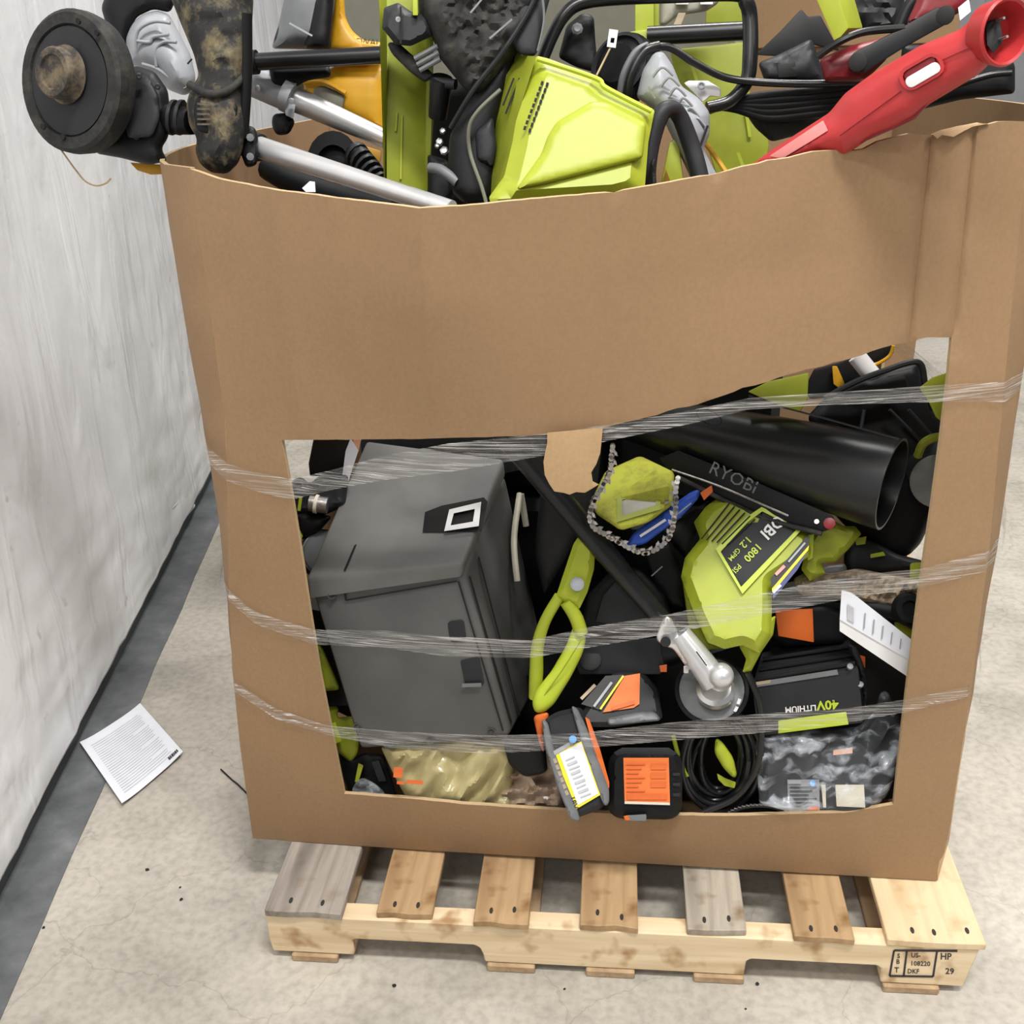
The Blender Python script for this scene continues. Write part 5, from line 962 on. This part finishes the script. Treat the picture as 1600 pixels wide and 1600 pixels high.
slab('white_square', [(1305, 1226), (1350, 1226), (1352, 1262), (1307, 1260)], pcf, .003, 'cream', A, 1); slab('white_tab', [(1283, 1226), (1290, 1226), (1291, 1262), (1286, 1262)], pcf, .003, 'cream', A, 1); decal('orange_strip', [(1302, 1172), (1332, 1168), (1332, 1177), (1302, 1180)], pcf, 'skin_orange', A, .001)
one(puff('clear_bag', [(1180, 1152), (1230, 1140), (1340, 1136), (1366, 1112), (1376, 1080), (1388, 1080), (1398, 1106), (1414, 1142), (1408, 1185), (1388, 1240), (1372, 1258), (1330, 1268), (1240, 1270), (1186, 1256)], P(.155, 1290, 1200, .0001, -.0005), .004, 'clear_bag', None, .010, 14, .022, 60, 5, seed=11, nfy=120, back=False), 'clear crinkled plastic bag wrapped round the charger on the sill', 'plastic bag')
# cord coil
A = T('cord_coil', 'coiled black power cord with lime green core on the sill', 'cord')
for k, (cx, cy, a, b, ang) in enumerate(((1128, 1190, 62, 78, 10), (1124, 1188, 55, 70, 6), (1122, 1186, 48, 64, 2), (1118, 1184, 42, 58, -2), (1132, 1180, 36, 60, 12), (1126, 1180, 30, 52, 5), (1136, 1196, 54, 66, 20))):
    tube('cord_loop', [(x, y, .155+.005*math.sin(k*2+i*.8)+.004*k) for i, (x, y) in enumerate(ell(cx, cy, a, b, ang, 16)+ell(cx, cy, a, b, ang, 16)[:1])], 4.2, 'satin', A, 8, k=4)
puff('lime_core', [(1118, 1152), (1128, 1158), (1146, 1184), (1152, 1212), (1146, 1216), (1130, 1200), (1116, 1176)], .15, .02, 'lime', A, .01, 8); slab('lime_core_tip', [(1120, 1208), (1134, 1216), (1150, 1222), (1148, 1232), (1132, 1228), (1122, 1218)], .15, .01, 'lime', A, 2); tube('lime_edge', [(1052, 1150, .17), (1060, 1180, .165), (1074, 1212, .16)], 3.5, 'lime_dull', A, 8)
one(tube('power_cord', [(1168, 1050, .15), (1184, 1090, .14), (1190, 1140, .135), (1182, 1200, .13), (1150, 1245, .13), (1100, 1268, .13)], 5, 'satin', None, 10), 'single black cord looping down from the round guard to the sill', 'cord')
# saw blade and black sill box
A = T('circular_saw_disc', 'toothed circular saw blade rim peeping over the window sill', 'saw blade')
u_ = Vector((1, 0, 0)); w_ = Vector((0, -.043, .14)).normalized(); n_ = u_.cross(w_).normalized(); rb = .068; c0 = W(1190, 1256, .134)-w_*rb; k_ = rb/66
bm = bmesh.new(); NT = 56; top_, bot_ = [], []
for i in range(NT*2):
    r = (66 if i % 2 else 62)*k_; a = math.pi*i/NT; p = c0+u_*math.cos(a)*r+w_*math.sin(a)*r; top_.append(bm.verts.new(p+n_*.001)); bot_.append(bm.verts.new(p-n_*.001))
bm.faces.new(top_); bm.faces.new(bot_[::-1])
for i in range(NT*2): bm.faces.new((top_[i], bot_[i], bot_[(i+1) % (NT*2)], top_[(i+1) % (NT*2)]))
fin('blade', bm, 'silver', A); bm = bmesh.new(); ring = [bm.verts.new(c0+n_*.0014+(u_*math.cos(i*math.pi/20)+w_*math.sin(i*math.pi/20))*57*k_) for i in range(40)]; bm.faces.new(ring); fin('black_face', bm, 'black', A)

# ================================================================== creases and tears in the wall facing
wall = bpy.data.objects['wall_left']
plas('wall_line', (.30, .30, .30), .6); plas('wall_stain', (.42, .40, .36), .6, .25)
def YW(x, y, off=.0165):
    d = ray(x, y); q = wa+wn*off; k = (q-CAM).dot(wn)/d.dot(wn); return CAM.y+d.y*k
for q in ([(4, 985), (60, 960), (110, 940), (160, 905)], [(6, 1052), (50, 1035), (100, 1015), (120, 1004)], [(8, 1132), (60, 1100), (100, 1078), (118, 1062)], [(48, 1008), (54, 1046)], [(4, 1182), (45, 1150), (92, 1124)], [(180, 640), (196, 760), (205, 880)], [(85, 800), (92, 850), (112, 900)], [(222, 536), (250, 582)], [(210, 330), (228, 420)]):
    tube('crease', [(x, y, YW(x, y)) for x, y in q], .8, 'wall_line', wall, 5)
for q in ([(55, 300), (80, 450), (110, 560), (152, 650), (166, 760)], [(130, 300), (148, 420), (180, 560)], [(10, 560), (50, 700), (80, 800)], [(245, 320), (262, 430), (280, 560)], [(200, 870), (240, 820), (290, 770)], [(190, 930), (235, 870), (300, 790)]):
    tube('fold', [(x, y, YW(x, y, .011)) for x, y in q], [5]*len(q), 'vinyl_wall', wall, 10)
for q in ([(74, 990), (92, 980), (112, 976), (110, 994), (84, 1002)], [(138, 842), (160, 795), (166, 812), (156, 850), (140, 870)]):
    decal('tear', q, YW, 'wall_stain', wall, .001)
close_things()
